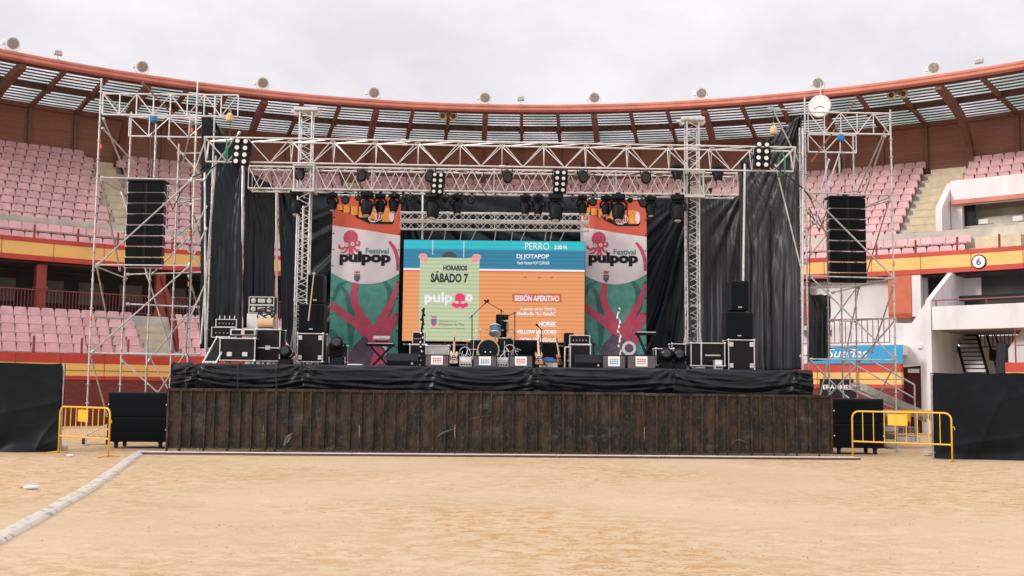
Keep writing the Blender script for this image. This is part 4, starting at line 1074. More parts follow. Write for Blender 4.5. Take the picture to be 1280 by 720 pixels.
drape((306, 210), (344, 232), (341, 405), (304, 410), 31.2, .2, 2.5, .08, 'drape', 'narrow black drape between two white poles left of the left mast', 2.3)
drape((348, 236), (384, 238), (384, 459), (352, 420), 33.0, .3, 3, .07, 'drape', 'black drape behind the left lattice mast', 3.7)
drape((382, 238), (508, 236), (508, 463), (380, 463), 34.6, 0, 5, .20, 'drape', 'black drape with slanted folds behind the left banner', 4.9, fan=(1.02, 34))
drape((506, 238), (732, 240), (732, 463), (506, 463), 34.9, 0, 5, .22, 'drape', 'black drape behind the big screen', 5.1, fan=(-.02, 30), nu=120)
drape((730, 240), (868, 242), (868, 464), (730, 464), 34.6, 0, 5, .22, 'drape', 'black drape with sweeping folds between the right banner and the right mast', 6.2, fan=(1.0, 36))
drape((864, 240), (930, 244), (930, 465), (864, 465), 33.0, 0, 4.5, .09, 'drape_sheen', 'black drape with painted grey sheen right of the right lattice mast', 7.9)
drape((925, 200), (1004, 141), (1003, 462), (925, 464), 31.5, -.6, 4.5, .16, 'drape_sheen', 'tall black drape with painted grey sheen hanging beside the right scaffold tower', 8.4, diag=-.15, nv=100)
drape((1012, 367), (1038, 368), (1038, 450), (1012, 452), 33.6, .4, 2, .08, 'drape', 'small black sheet inside the right scaffold tower', 9.5)
def pole(pts, label, r=.035, m_='alu'):
    m = MB(); m.tube(at(*pts[0]), at(*pts[1]), r, 8); return tag(m.build('support_pole', m_), label, 'pole')
pole(((303.5, 205, 30.8), (301, 405, 30.8)), 'white pole at the inner edge of the tall left drape')
pole(((345.5, 236, 31.9), (346, 415, 31.9)), 'white pole left of the left lattice mast')
pole(((270, 195, 29.9), (251, 430, 29.9)), 'raking grey pole across the tall left drape', .03, 'galv')
pole(((380, 236, 32.6), (377, 350, 32.6)), 'white pole just right of the left lattice mast')
pole(((931, 205, 30.9), (929, 352, 30.9)), 'white pole along the left edge of the tall right drape')
pole(((969, 205, 30.4), (1002, 338, 30.2)), 'raking grey pole across the tall right drape', .022, 'galv')
pole(((528.5, 238, 33.6), (528, 300, 33.6)), 'thin white pole rising behind the left end of the screen trusses', .03)
pole(((728, 240, 33.6), (728, 300, 33.6)), 'thin white pole rising behind the right end of the screen trusses', .03)
pole(((1003.5, 160, 30.0), (1003, 462, 30.0)), 'white pole at the outer edge of the tall right drape', .03)
pole(((256, 215, 29.9), (257, 440, 29.9)), 'white pole at the outer edge of the tall left drape', .03)
for i, px in enumerate((541, 557, 577, 595, 620, 641, 657, 683, 690, 706)):
    m = MB(); m.tube(at(px, 288, 33.3), at(px - (2 if i % 3 else 6), 301, 33.35), .016, 5)
    o = tag(m.build('hanging_strap', 'galv'), 'short grey strap between the screen truss and the top of the big screen', 'strap', 'straps holding up the big screen')

# ------------------------------------------------------------------ LED wall
YL = 33.5
q00 = at(505, 299.5, YL); q11 = at(731.5, 427, YL); SX0, SX1 = q00.x, at(731, 302, YL).x; SZ1 = q00.z; SZ0 = at(504, 426, YL).z
scr = thing('led_screen', 'large LED screen showing the festival timetable in orange, blue and pale green', 'screen', (0, 0, 0))
MB().bbox(((SX0 + SX1)/2, YL + .13, (SZ0 + SZ1)/2), (SX1 - SX0 + .02, .2, SZ1 - SZ0 + .02), .01).build('cabinet', 'black_plastic', scr)
def SP(px, py): return (SX0 + (px - 505)/226*(SX1 - SX0), SZ1 - (py - 299.5)/126.5*(SZ1 - SZ0))
LY = [YL]
def srect(px0, py0, px1, py1, m_, lay, name='picture'):
    a, b = SP(px0, py0), SP(px1, py1); y = YL + .02 - .004*lay
    MB().add([(a[0], y, b[1]), (b[0], y, b[1]), (b[0], y, a[1]), (a[0], y, a[1])], [(0, 1, 2, 3)]).build(name, m_, scr)
def spoly(pts, m_, lay, name='picture'):
    y = YL + .02 - .004*lay; MB().add([(SP(*p)[0], y, SP(*p)[1]) for p in pts], [tuple(range(len(pts)))]).build(name, m_, scr)
def sell(px, py, rx, ry, m_, lay, n=20, a0=0, a1=2*PI, name='picture'):
    spoly([(px + rx*math.cos(a0 + (a1 - a0)*i/n), py - ry*math.sin(a0 + (a1 - a0)*i/n)) for i in range(n)], m_, lay, name)
def stext(s_, px0, py0, px1, py1, m_, lay, bold=0.0, shear=0, name='lettering'):
    a, b = SP(px0, py0), SP(px1, py1); text_mb(s_, a[0], b[0], b[1], a[1], YL + .02 - .004*lay, bold, shear).build(name, m_, scr)
srect(505, 299.5, 731, 311, 'led_cyan', 0); srect(505, 311, 731, 335, 'led_blue', 0); srect(505, 335, 731, 337.5, 'led_white', 0); srect(505, 337.5, 731, 426, 'led_orange', 0)
srect(505, 337.5, 731, 339, 'led_red', 1)
sell(562, 322, 10, 8, 'led_grey', 1, a0=0, a1=PI)
spoly([(525.5, 321), (540, 322), (560, 321.3), (580, 322.2), (600, 320.5), (599.5, 350), (600, 390), (598.5, 425.6), (530, 425.6), (526.5, 424), (525.5, 380)], 'led_green', 2)
for cx_, s in ((529, 1), (596, -1)):
    sell(cx_, 320.5, 5.6, 4, 'led_pink', 3); sell(cx_ + s*2.5, 324, 4, 4.2, 'led_pink', 4)
stext('HORARIOS', 554.5, 331, 584.5, 338, 'led_black', 3, .055); stext('SÁBADO 7', 539, 338.5, 586, 353.2, 'led_black', 3, .05)
stext('pulp', 532, 365, 567, 381, 'led_white', 3, .03); stext('p', 532, 369, 540.5, 381, 'led_white', 4, .05); stext('o', 583, 367, 592, 376.5, 'led_white', 3, .05)
sell(576, 372, 6.5, 6.2, 'led_magenta', 4)
for k in range(5): sell(568.5 + k*3.8, 380.5 + (k % 2)*1.5, 2.6, 3.0, 'led_magenta', 4)
sell(573, 377, 1.2, 1.2, 'led_white', 5, 10); sell(578.5, 377, 1.2, 1.2, 'led_white', 5, 10)
spoly([(540.5, 398), (547.5, 398), (547.3, 404), (544, 407.5), (540.7, 404)], 'led_purple', 3); spoly([(540.5, 394), (543, 395.5), (544, 393.8), (545, 395.5), (547.5, 394), (547, 397), (541, 397)], 'led_red', 3)
spoly([(541, 405), (547, 405), (544, 408)], 'led_magenta', 4)
stext('Ayuntamiento de', 551, 400, 572, 403, 'led_grey', 3); stext('Roquetas de Mar', 550.5, 403.5, 582, 407.5, 'led_grey', 3); stext('Concejalía de Juventud y Deportes', 540.5, 409, 582, 411.5, 'led_grey', 3)
stext('PERRO', 656.5, 301.5, 686.5, 310.5, 'led_white', 2, 0); stext('2:30 H.', 693, 304, 709.5, 309.5, 'led_white', 2, .03)
stext('DJ JOTAPOP', 646, 316, 686.5, 323, 'led_white', 2, .03); stext('Fiesta Festival POP CORNER', 646.5, 325, 687, 329, 'led_white', 2, .01, .3)
for px, s in ((657, 0), (675, 1), (690, 2)): spoly([(px - 2, 346.5), (px + 2.2, 346), (px + .5, 343)] if s != 1 else [(px - 2, 343.5), (px + 3, 345.5), (px - 1, 347)], 'led_red', 2)
spoly([(640.5, 366), (702, 365.5), (703, 376.3), (641.5, 376.8)], 'led_red', 1)
stext('SESIÓN APERITIVO', 644, 366.2, 699.5, 375.2, 'led_white', 2, .03)
stext('A partir de las 12:00 h.', 651, 383, 696, 387, 'led_white', 2, .045); stext('Mediodía "La Estela"', 647, 388.3, 695, 392.5, 'led_white', 2, .045)
stext('NOREK', 674.5, 400, 696.5, 406.5, 'led_white', 2, .045); stext('YELLOW MELODIES', 646.5, 410.5, 696.5, 416, 'led_white', 2, .045); stext('DON GONZALO', 651, 420.3, 696.5, 425.5, 'led_white', 2, .045)
for px in (541, 580): srect(px - .6, 299.6, px + .5, 318 if px < 560 else 321, 'led_soft', 1)
mb = MB()
for k in range(6):
    x = SX0 + .3 + (SX1 - SX0 - .6)*k/5; mb.tube((x, YL + .4, DECK), (x, YL + .4, SZ1), .025); mb.tube((x, YL + .3, SZ0 - .02), (x, YL + .3, DECK), .03)
mb.tube((SX0, YL + .3, SZ0 - .1), (SX1, YL + .3, SZ0 - .1), .03); mb.build('support_frame', 'galv', scr)

# ------------------------------------------------------------------ printed banners
def banner(px0, px1, pyt, Y, label, sd):
    t = thing('printed_banner', label, 'banner'); A = at(px0, pyt, Y); B = at(px1, pyt, Y); x0, x1 = A.x, B.x; z1 = A.z; k = (x1 - x0)/84.0; 
    dist = Y
    def Q(u, v, lay=0, flat=False):           # u 0..84, v 0..212 : pixels of the left banner
        x = x0 + u*k; z = z1 - v*k*1.0
        y = Y + .05*math.sin(v*.035 + sd) + .035*math.sin(u*.10 + v*.012 + sd) + .014*abs(math.sin(v*PI/42)) + .02*noise.noise(Vector((u*.06, v*.03, sd))) - .004*lay
        return Vector((x, y, z))
    def patch(fn, m_, lay, name, nu=14, nv=20):
        MB().grid(lambda a, b: Q(*fn(a, b), lay), nu, nv).build(name, m_, t, smooth=True)
    def poly(pts, m_, lay, name='print'):
        bm = bmesh.new(); vs_ = [bm.verts.new(Q(u, v, lay)) for u, v in pts]; f = bm.faces.new(vs_); bmesh.ops.triangulate(bm, faces=[f])
        # subdivide so that the print follows the cloth
        bmesh.ops.subdivide_edges(bm, edges=[e for e in bm.edges if e.calc_length() > .35], cuts=3, use_grid_fill=True)
        for q in bm.verts:
            u = (q.co.x - x0)/k; v = (z1 - q.co.z)/k; q.co = Q(u, v, lay)
        bmesh.ops.recalc_face_normals(bm, faces=bm.faces)
        me = bpy.data.meshes.new(name); bm.to_mesh(me); bm.free(); me.materials.append(M[m_]); o = bpy.data.objects.new(name, me); COL.objects.link(o); o.parent = t
    def ribbon(pts, ws, m_, lay, teeth=0, name='print', side=1):
        n = 26; P_ = []
        for i in range(n + 1):                # Catmull-Rom through pts
            f = i/n*(len(pts) - 1); j = min(int(f), len(pts) - 2); q = f - j; g4 = [Vector((*pts[max(0, min(len(pts) - 1, j + d))], 0)) for d in (-1, 0, 1, 2)]
            c_ = .5*((2*g4[1]) + (-g4[0] + g4[2])*q + (2*g4[0] - 5*g4[1] + 4*g4[2] - g4[3])*q*q + (-g4[0] + 3*g4[1] - 3*g4[2] + g4[3])*q**3)
            w = ws[j]*(1 - q) + ws[j + 1]*q; P_.append((c_, w))
        m = MB(); vs_ = []
        for i, (c_, w) in enumerate(P_):
            d = (P_[min(i + 1, n)][0] - P_[max(i - 1, 0)][0]).normalized(); nn_ = Vector((-d.y, d.x, 0))
            cl = lambda q: Q(max(.5, min(83.5, q.x)), max(0, min(211, q.y)), lay)
            a = c_ + nn_*w/2; b = c_ - nn_*w/2; vs_ += [cl(a), cl(b)]
        m.add(vs_, [(2*i, 2*i + 1, 2*i + 3, 2*i + 2) for i in range(n)])
        if teeth:
            for i in range(1, n, 1):
                c_, w = P_[i]; d = (P_[min(i + 1, n)][0] - P_[max(i - 1, 0)][0]).normalized(); nn_ = Vector((-d.y, d.x, 0))*side
                e = c_ + nn_*(w/2); rr = teeth
                if 1 < e.x < 83 and 0 < e.y < 210: m.add([Q(*(e + Vector((rr*math.cos(a), rr*math.sin(a), 0)))[:2], lay) for a in [j*PI/4 for j in range(8)]], [tuple(range(8))])
        m.build(name, m_, t, smooth=True)
    patch(lambda a, b: (84*a, 212*b), 'banner_teal', 0, 'cloth', 14, 40)
    patch(lambda a, b: (84*a, (36 + 12*a)*b), 'banner_orange', 2, 'orange_field')
    # white field: slanted top, round bottom
    def wf(a, b):
        u = 84*a; lo = 109 - (u - 43)**2/(2*70)*1.08; hi = 36 + 12*a; return (u, hi + (lo - hi)*b)
    patch(wf, 'banner_white', 1.5, 'white_field', 20, 20)
    # dark leaf shapes and lighter stems on the teal
    for pts, ws in (([(12, 108), (24, 130), (27, 160), (26, 190)], [1, 7, 9, 3]), ([(3, 130), (10, 112), (20, 106)], [2, 5, 1]), ([(62, 100), (74, 118), (73, 140), (60, 165)], [1, 8, 9, 2]), ([(78, 150), (66, 175), (58, 205)], [1, 7, 4]), ([(2, 165), (16, 190), (36, 208)], [6, 14, 10])):
        ribbon(pts, ws, 'banner_leaf', 1, 1.2, 'leaf_print')
    # tentacles
    ribbon([(0, 133), (18, 147), (38, 161), (53, 180), (60, 208)], [8, 9, 11, 16, 26], 'banner_pink', 2, 1.0, 'tentacle_print')
    ribbon([(31, 108), (29, 128), (38, 148), (50, 168), (60, 200)], [7.5, 8, 9.5, 14, 24], 'banner_pink', 2.3, 1.0, 'tentacle_print', -1)
    ribbon([(84, 106), (76, 130), (65, 151), (57, 175)], [4, 7, 10, 16], 'banner_pink', 2.6, 1.0, 'tentacle_print')
    ribbon([(84, 146), (72, 160), (63, 182)], [10, 14, 20], 'banner_pink', 2.9, 0, 'tentacle_print')
    ribbon([(71, 55), (78, 65), (82, 78), (83, 92)], [2, 3.6, 3.4, 3], 'banner_pink', 3, 1.3, 'tentacle_print', 1)
    poly([(18, 211), (30, 185), (42, 172), (56, 178), (70, 190), (78, 211)], 'banner_plum', 3.2, 'dark_print')
    m = MB(); c_ = Q(62, 190, 3.6); ring = []
    for i in range(24):
        a = i*PI/12; ring += [Q(62 + 9*math.cos(a), 190 + 9*math.sin(a), 3.6), Q(62 + 5.5*math.cos(a), 190 + 5.5*math.sin(a), 3.6)]
    m.add(ring, [(2*i, 2*i + 1, (2*i + 3) % 48, (2*i + 2) % 48) for i in range(24)]); m.build('ring_print', 'banner_white', t)
    # picture in the orange field: drum rolls lying on a dark tray
    poly([(26, 22), (50, 28), (76, 26), (76, 31), (74, 34), (46, 34), (30, 27)], 'ink', 3, 'tray_print')
    poly([(5, 17), (26, 22), (40, 28), (40, 24), (26, 18), (8, 13)], 'ink', 3.2, 'tray_print')
    for u0, u1, vv, h_ in ((5, 12, 10, 7), (12, 21, 11, 9), (21, 31, 12, 11), (31, 42, 13, 13), (43, 55, 14, 15), (60, 73, 13, 18)):
        poly([(u0, vv), (u1, vv + 1), (u1, vv + h_), (u0, vv + h_)], 'art_orange', 3.6, 'roll_print')
        poly([(u0, vv), (u0 + 1.3, vv), (u0 + 1.3, vv + h_), (u0, vv + h_)], 'ink', 3.9, 'roll_print')
    poly([(73 + 3*math.cos(i*PI/8), 23 + 8*math.sin(i*PI/8)) for i in range(16)], 'banner_white', 4.1, 'roll_print')
    m = MB()
    for cu, cv, r1_ in ((49, 26, 6), (57, 25, 5), (52, 24, 8)):
        ring = []
        for i in range(20):
            a = i*PI/10; ring += [Q(cu + r1_*.8*math.cos(a), cv + r1_*math.sin(a), 4.2), Q(cu + (r1_ - 1)*.8*math.cos(a), cv + (r1_ - 1)*math.sin(a), 4.2)]
        m.add(ring, [(2*i, 2*i + 1, (2*i + 3) % 40, (2*i + 2) % 40) for i in range(20)])
    m.build('cable_print', 'banner_white', t)
    # octopus emblem
    def ell(cu, cv, ru, rv, m_, lay, name): poly([(cu + ru*math.cos(i*PI/8), cv + rv*math.sin(i*PI/8)) for i in range(16)], m_, lay, name)
    ell(23, 51.5, 9.2, 9.5, 'banner_pink', 3, 'emblem_print'); ell(23, 59.5, 7.4, 5.5, 'banner_pink', 3.2, 'emblem_print')
    for pts in ([(19, 60), (14, 65), (9, 63), (9.5, 59.5)], [(20, 62), (17, 69), (11, 70)], [(22.5, 63), (22, 71), (18.5, 72.5)], [(24.5, 63), (26, 71), (29, 71.5)], [(26.5, 62), (31, 68), (34, 65.5)], [(28, 59), (33, 61), (34, 57), (31.5, 56)]):
        ribbon(pts, [3.2] + [2.6]*(len(pts) - 2) + [1.2], 'banner_pink', 3.4, 0, 'emblem_print')
    for e in (18.3, 25.5):
        ell(e, 60.3 - (e - 18)*.15, 2.4, 2.4, 'banner_white', 3.8, 'emblem_print'); ell(e + .2, 60.4 - (e - 18)*.15, 1.0, 1.0, 'banner_pink', 4.1, 'emblem_print')
    def txt(s_, u0, u1, v0, v1, m_, lay, bold):
        a = Q(u0, v1, lay); b = Q(u1, v0, lay); m = text_mb(s_, a.x, b.x, a.z, b.z, 0, bold)
        for p in m.v:
            u = (p.x - x0)/k; v = (z1 - p.z)/k; p.y = Q(u, v, lay).y
        m.build('lettering', m_, t)
    txt('pulpop', 10, 73, 68.2, 86, 'ink', 4.2, .055); txt('Festival', 42, 70, 64, 71, 'ink_teal', 4.2, .02)
    # town shield
    poly([(29, 97), (36, 97), (36, 103), (32.5, 107), (29, 103)], 'banner_plum', 4, 'shield_print'); poly([(29, 92.5), (31, 94.5), (32.5, 92), (34, 94.5), (36, 92.5), (35.5, 95.7), (29.5, 95.7)], 'banner_orange', 4, 'shield_print')
    for v in (98.5, 100.5): poly([(29.6, v), (35.4, v), (35.4, v + .8), (29.6, v + .8)], 'led_purple', 4.3, 'shield_print')
    # hem and eyelets
    mb = MB()
    for v in range(6, 210, 20):
        for u in (1.6, 82.4): mb.lathe(Q(u, v, 4.3), (0, -1, 0), [(0, .022), (.006, .018)], 8)
    mb.build('eyelet', 'ink', t)
    mb = MB(); mb.tube(Q(-1, -1), Q(85, -1), .03, 6); mb.build('top_pole', 'alu', t)
    return t
banner(416, 501, 245, 33.9, 'tall printed banner with octopus and lettering, left of the big screen', 0.3)
banner(726, 808, 249, 33.9, 'tall printed banner with octopus and lettering, right of the big screen', 1.9)
# ------------------------------------------------------------------ stage lights
def moving_head(label, big=True):
    t = thing('moving_head_light', label, 'stage light', group='moving head lights under the lighting truss')
    MB().bbox((0, 0, -.07), (.30, .26, .12), .02).box((0, 0, .01), (.10, .06, .06)).build('base', 'black_plastic', t)
    y = MB(); y.path([(-.17, 0, -.36), (-.18, 0, -.22), (-.12, 0, -.15), (.12, 0, -.15), (.18, 0, -.22), (.17, 0, -.36)], .035, 6); y.build('yoke', 'black_plastic', t)
    ax = Vector((0, -.25, -1)).normalized(); c = Vector((0, 0, -.36)) - ax*.16
    h = MB().lathe(c, ax, [(0, .07), (.03, .12), (.14, .15), (.26, .145), (.36, .11), (.40, .10)], 14).build('head', 'black_plastic', t, smooth=True)
    MB().lathe(c + ax*.395, ax, [(0, .085), (.02, .06)], 12).build('lens', 'lens', h)
    return t
def par(label):
    t = thing('par_can', label, 'stage light', group='small round stage lights')
    MB().path([(-.12, 0, -.16), (-.13, 0, -.02), (0, 0, 0), (.13, 0, -.02), (.12, 0, -.16)], .015, 5).box((0, 0, .03), (.06, .05, .07)).build('bracket', 'black_plastic', t)
    ax = Vector((.1, -.9, -.45)).normalized(); c = Vector((0, 0, -.17)) - ax*.12
    h = MB().lathe(c, ax, [(0, .05), (.05, .10), (.22, .125), (.24, .115)], 14).build('housing', 'black_plastic', t, smooth=True)
    MB().lathe(c + ax*.235, ax, [(0, .10), (.012, .08)], 12).build('lens', 'lamp_dark', h)
    return t
mh0 = None; pc0 = None
# (px, py of the truss bar it hangs from, scale, kind, where)
LT = [(371, 239, 1.15, 'm', 'in front of the left lattice mast'), (416, 240, .85, 'm', 'at the left edge of the left banner'), (432, 240, .8, 'p', 'over the left part of the left banner'), (448, 240, .55, 'p', 'tiny one over the left banner'),
      (459, 241, 1.15, 'm', 'largest one over the left banner'), (475.5, 240, .95, 'm', 'over the right half of the left banner'), (493, 240, .9, 'm', 'at the right edge of the left banner'), (504, 241, .75, 'p', 'just right of the left banner'), (513, 241, .5, 'p', 'tiny one left of the thin white pole'),
      (542, 242, 1.25, 'm', 'big one below the left blinder of the lighting truss'), (557, 243, .6, 'p', 'right beside the big one above the left half of the screen'), (571, 244, .95, 'm', 'above the left half of the screen'), (577, 242, .5, 'p', 'tiny one above the left half of the screen'), (590, 244, .7, 'p', 'above the screen, left of its middle'),
      (619, 243, .45, 'p', 'tiny one above the middle of the screen'), (657, 244, .95, 'm', 'above the right half of the screen'), (673, 244, .95, 'm', 'above the right half of the screen, left of the largest'), (695, 242, 1.3, 'm', 'largest one below the right blinder of the lighting truss'), (716, 243, .45, 'p', 'tiny one left of the right banner'),
      (728, 245, .9, 'm', 'at the left edge of the right banner'), (741, 246, .75, 'p', 'round one over the left part of the right banner'), (758, 246, .95, 'm', 'over the middle of the right banner'), (773, 244, 1.25, 'm', 'largest one over the right banner'), (788, 246, .5, 'p', 'tiny, over the right part of the right banner'),
      (803, 246, .8, 'p', 'round one at the right edge of the right banner'), (813, 247, .95, 'm', 'just right of the right banner'), (847, 244, 1.25, 'm', 'left of the right lattice mast')]
for px, py, s, k, w in LT:
    p = at(px, py, Y2 - (.2 if s > 1 else -.1)); p.z = zb2 - (.02)
    lb = ('black moving head light ' if k == 'm' else 'small round black light ') + w
    if k == 'm':
        if mh0 is None: o = mh0 = moving_head(lb); o.location = p
        else: o = dup(mh0, p, random.uniform(-.5, .5), lb)
    else:
        if pc0 is None: o = pc0 = par(lb); o.location = p
        else: o = dup(pc0, p, random.uniform(-.6, .6), lb)
        s *= 1.25
    o.scale = (s, s, s)
for px, py, w in ((376, 205, 'near its left end'), (453, 206, 'above the left banner'), (538, 207, 'above the left blinder'), (634, 208, 'above the middle of the screen'), (728, 208, 'right of the right blinder'), (807, 209, 'above the right edge of the right banner')):
    m = at(px, py, Y2 - .25); o = dup(pc0, m, random.uniform(-.3, .3), 'round black light topping the lighting truss ' + w, 'round lights standing on top of the lighting truss'); o.scale = (1.15, 1.15, 1.5)
for px, py, w in ((372, 203, 'behind the front truss beside the left mast'), (846, 206, 'left of the right mast'), (897, 207, 'beside the right end of the lighting truss')):
    o = dup(mh0, at(px, py, Y2 - .2), .4, 'black moving head clamped on the lighting truss ' + w); o.scale = (.9, .9, .75)
def blinder(px0, py0, px1, py1, Y, label):
    a = at(px0, py0, Y); b = at(px1, py1, Y); w = b.x - a.x; h = a.z - b.z; t = thing('blinder_light', label, 'stage light', ((a.x + b.x)/2, Y, (a.z + b.z)/2), 0, 'eight lamp blinders on the trusses')
    Ry = Matrix.Rotation(R(3), 3, 'Y')
    MB().bbox((0, .08, 0), (w, .14, h), .015, Ry).build('housing', 'black_plastic', t)
    for i in (-1, 1):
        for j in range(4):
            p = Ry @ Vector((i*w*.24, 0, -h/2 + h*(j + .5)/4))
            q = MB().lathe(p, (0, -1, 0), [(0, w*.19), (.015, w*.19)], 14).build('lamp_ring', 'ink', t)
            MB().lathe(p + Vector((0, -.016, 0)), (0, -1, 0), [(0, w*.135), (.006, w*.12)], 14).build('lamp', 'lens', q)
    MB().path([(-w*.55, .1, -.1), (-w*.55, .1, h*.5), (0, .12, h*.62), (w*.55, .1, h*.5), (w*.55, .1, -.1)], .014, 5).build('yoke', 'black_plastic', t)
blinder(291, 172, 311, 206, 28.9, 'blinder with eight round lamps at the left end of the front truss')
blinder(943, 176.5, 963.5, 210, 29.3, 'blinder with eight round lamps at the right end of the front truss')
blinder(539, 215, 554.5, 243, 30.6, 'blinder with eight round lamps on the lighting truss above the left half of the screen')
blinder(692, 212, 708.5, 241, 30.6, 'blinder with eight round lamps on the lighting truss above the right half of the screen')

# ------------------------------------------------------------------ flight cases and gear on the stage
def size(px0, px1, py0, dy):
    a = onst(px0, dy); b = onst(px1, dy); c = (a + b)/2; top = at((px0 + px1)/2, py0, c.y).z
    return c, b.x - a.x, top - DECK
def edges(mb, w, d, h, z0=0, t=.028, y0=0):
    for x in (-w/2, w/2):
        for y in (y0, y0 + d): mb.bbox((x, y, z0 + h/2), (t, t, h), .005)
        for z in (z0, z0 + h): mb.bbox((x, y0 + d/2, z), (t, d, t), .005)
    for y in (y0, y0 + d):
        for z in (z0, z0 + h): mb.bbox((0, y, z), (w, t, t), .005)
    for x in (-w/2, w/2):
        for y in (y0, y0 + d):
            for z in (z0, z0 + h): mb.ball((x, y, z), .036, 8)
def fcase(px0, px1, py0, label, dy=.8, d=.6, wheels=True, latch=2, split=None, lift=0, rz=0, cups=True, corners=False):
    c, w, h = size(px0, px1, py0, dy); z0 = (.12 if wheels else .015) + lift; h = h - z0
    t = thing('flight_case', label, 'flight case', c, rz)
    MB().bbox((0, d/2, z0 + h/2), (w - .02, d - .02, h - .02), .005).build('panel', 'case_panel', t)
    m = MB(); edges(m, w, d, h, z0)
    if split: m.box((0, -.004, z0 + h*split), (w, .02, .03))
    m.build('edging', 'alu', t)
    for i in range(latch):
        x = (-w*.22 if i == 0 else w*.22) if latch > 1 else 0
        MB().bbox((x, -.012, z0 + (h*split if split else h*.28)), (.13, .03, .11), .008).build('latch', 'alu', t)
    if corners:
        for sx in (-1, 1):
            for z in (z0 + h*.15, z0 + h*.85): MB().bbox((sx*(w/2 - .07), -.012, z), (.10, .03, .12), .008).build('handle_plate', 'alu', t)
    if wheels:
        for sx in (-1, 1):
            for sy in (.1, d - .1): MB().lathe((sx*(w/2 - .12) - .02, sy, .055), (1, 0, 0), [(0, .05), (.04, .05)], 12).box((sx*(w/2 - .12), sy, .112), (.09, .09, .015)).tube((sx*(w/2 - .12), sy, .055), (sx*(w/2 - .12), sy, .11), .02).build('caster', 'galv', t)
    return t, c, w, z0 + h
# left group
fcase(274, 318, 423, 'black flight case with silver edging under the small white case at the left', dy=.55, d=.7)
c, w, h = size(286, 318, 412, .6)
zb_ = at(300, 421.5, c.y).z - DECK
t = thing('rack_unit', 'small white rack case lying on the leftmost black flight case', 'rack case', (c.x, c.y, DECK + zb_ + .03), .05)
MB().bbox((0, .25, (h - zb_)/2), (w, .5, h - zb_ - .02), .02).build('body', 'alu', t)
for x in (-w*.25, w*.25): MB().bbox((x, -.008, (h - zb_)/2), (w*.36, .02, (h - zb_)*.55), .005).build('slot', 'case_panel', t)
# tilted lid
a, b = onst(254, .5), onst(276, .5)
t = thing('flight_case_cover', 'black flight case cover with silver rim leaning at the far left of the stage', 'case cover', a)
sh = .26; hh = at(265, 421, a.y).z - DECK - .07; ww = (b.x - a.x) - sh*.45
P4 = [Vector((.0, 0, .07)), Vector((ww, 0, .07)), Vector((ww + sh, .25, .07 + hh)), Vector((sh, .25, .07 + hh))]
MB().prism(P4, (.06, .14, 0)).build('panel', 'case_panel', t)
m = MB()
for i in range(4): m.tube(P4[i], P4[(i + 1) % 4], .022, 6); m.ball(P4[i], .034, 8)
m.build('rim', 'alu', t)
MB().lathe((.1, .02, .04), (1, 0, 0), [(0, .04), (.03, .04)], 10).lathe((.25, .02, .04), (1, 0, 0), [(0, .04), (.03, .04)], 10).build('caster', 'galv', t)
# amplifiers behind the leftmost case
def amp(px0, px1, py0, py1, dy, label, m_='case_panel', knobs=True):
    c = onst((px0 + px1)/2, dy); a = at(px0, py1, c.y); b = at(px1, py0, c.y); w = b.x - a.x; h = b.z - a.z
    t = thing('amplifier', label, 'amplifier', (c.x, c.y, a.z), 0); MB().bbox((0, .2, h/2), (w, .4, h), .015).build('body', m_, t)
    m = MB()
    for x in (-w/2, w/2): m.bbox((x, 0, h/2), (.025, .03, h), .004)
    for z in (0.01, h - .01): m.bbox((0, 0, z), (w, .03, .022), .004)
    m.build('rim', 'alu', t)
    if knobs:
        for i in range(5): MB().lathe((-w*.32 + w*.16*i, -.012, h*.45), (0, -1, 0), [(0, .018), (.02, .015)], 8).build('knob', 'galv', t)
    return t, w, h
amp(263, 294, 409, 422, 1.6, 'wide black amplifier behind the leftmost flight case')
t, w, h = amp(268, 294, 399, 409, 1.6, 'smaller black amplifier on top of the wide one behind the leftmost flight case')
for i in range(4): MB().bbox((-.2 + i*.13, .1, h + .05), (.03, .03, .09), .005).build('connector', 'alu', t)
t, c, w, zt_ = fcase(319, 349, 412, 'tall black flight case with closed lid right of the small white case', dy=.9, d=.7, split=.42, latch=1)
# rack units on grey box behind
c = onst(323, 1.9)
a = at(308, 413, c.y); b = at(341, 392, c.y)
t = thing('grey_box', 'pale grey box under the two rack amplifiers on the left', 'box', ((a.x + b.x)/2, c.y, DECK)); MB().bbox((0, .25, (b.z - DECK)/2), (b.x - a.x, .5, b.z - DECK), .02).build('body', 'white_paint', t); MB().bbox((-.18, -.008, .9), (.1, .02, .1), .01).build('latch', 'galv', t)
for py0, py1, lb in ((371, 381, 'upper of the two silver framed rack amplifiers at the left'), (381.5, 391.5, 'lower of the two silver framed rack amplifiers at the left')):
    t, w, h = amp(309, 340, py0, py1, 1.9, lb, knobs=False)
    for s in (-1, 1): MB().lathe((s*w*.32, -.012, h/2), (0, -1, 0), [(0, .07), (.02, .07), (.025, .03)], 14).build('fan', 'galv', t)
    MB().bbox((0, -.012, h/2), (w*.3, .02, h*.5), .004).build('display', 'galv', t)
c = onst(331, 1.1); zc = at(331, 410, c.y).z
t = thing('cable_coil', 'tan drum wrapped in black cable on the tall flight case at the left', 'cable reel', (c.x, c.y, zc))
MB().lathe((-.2, 0, .13), (1, 0, 0), [(0, .14), (.4, .14)], 16).build('drum', 'wood_pale', t)
m = MB()
for k in range(5): m.path([(.22*math.cos(i*PI/8 + k), .02*k - .05, .3 + .12*math.sin(i*PI/8) + .03*k) for i in range(12)], .02, 5)
m.build('cable', 'rubber', t)
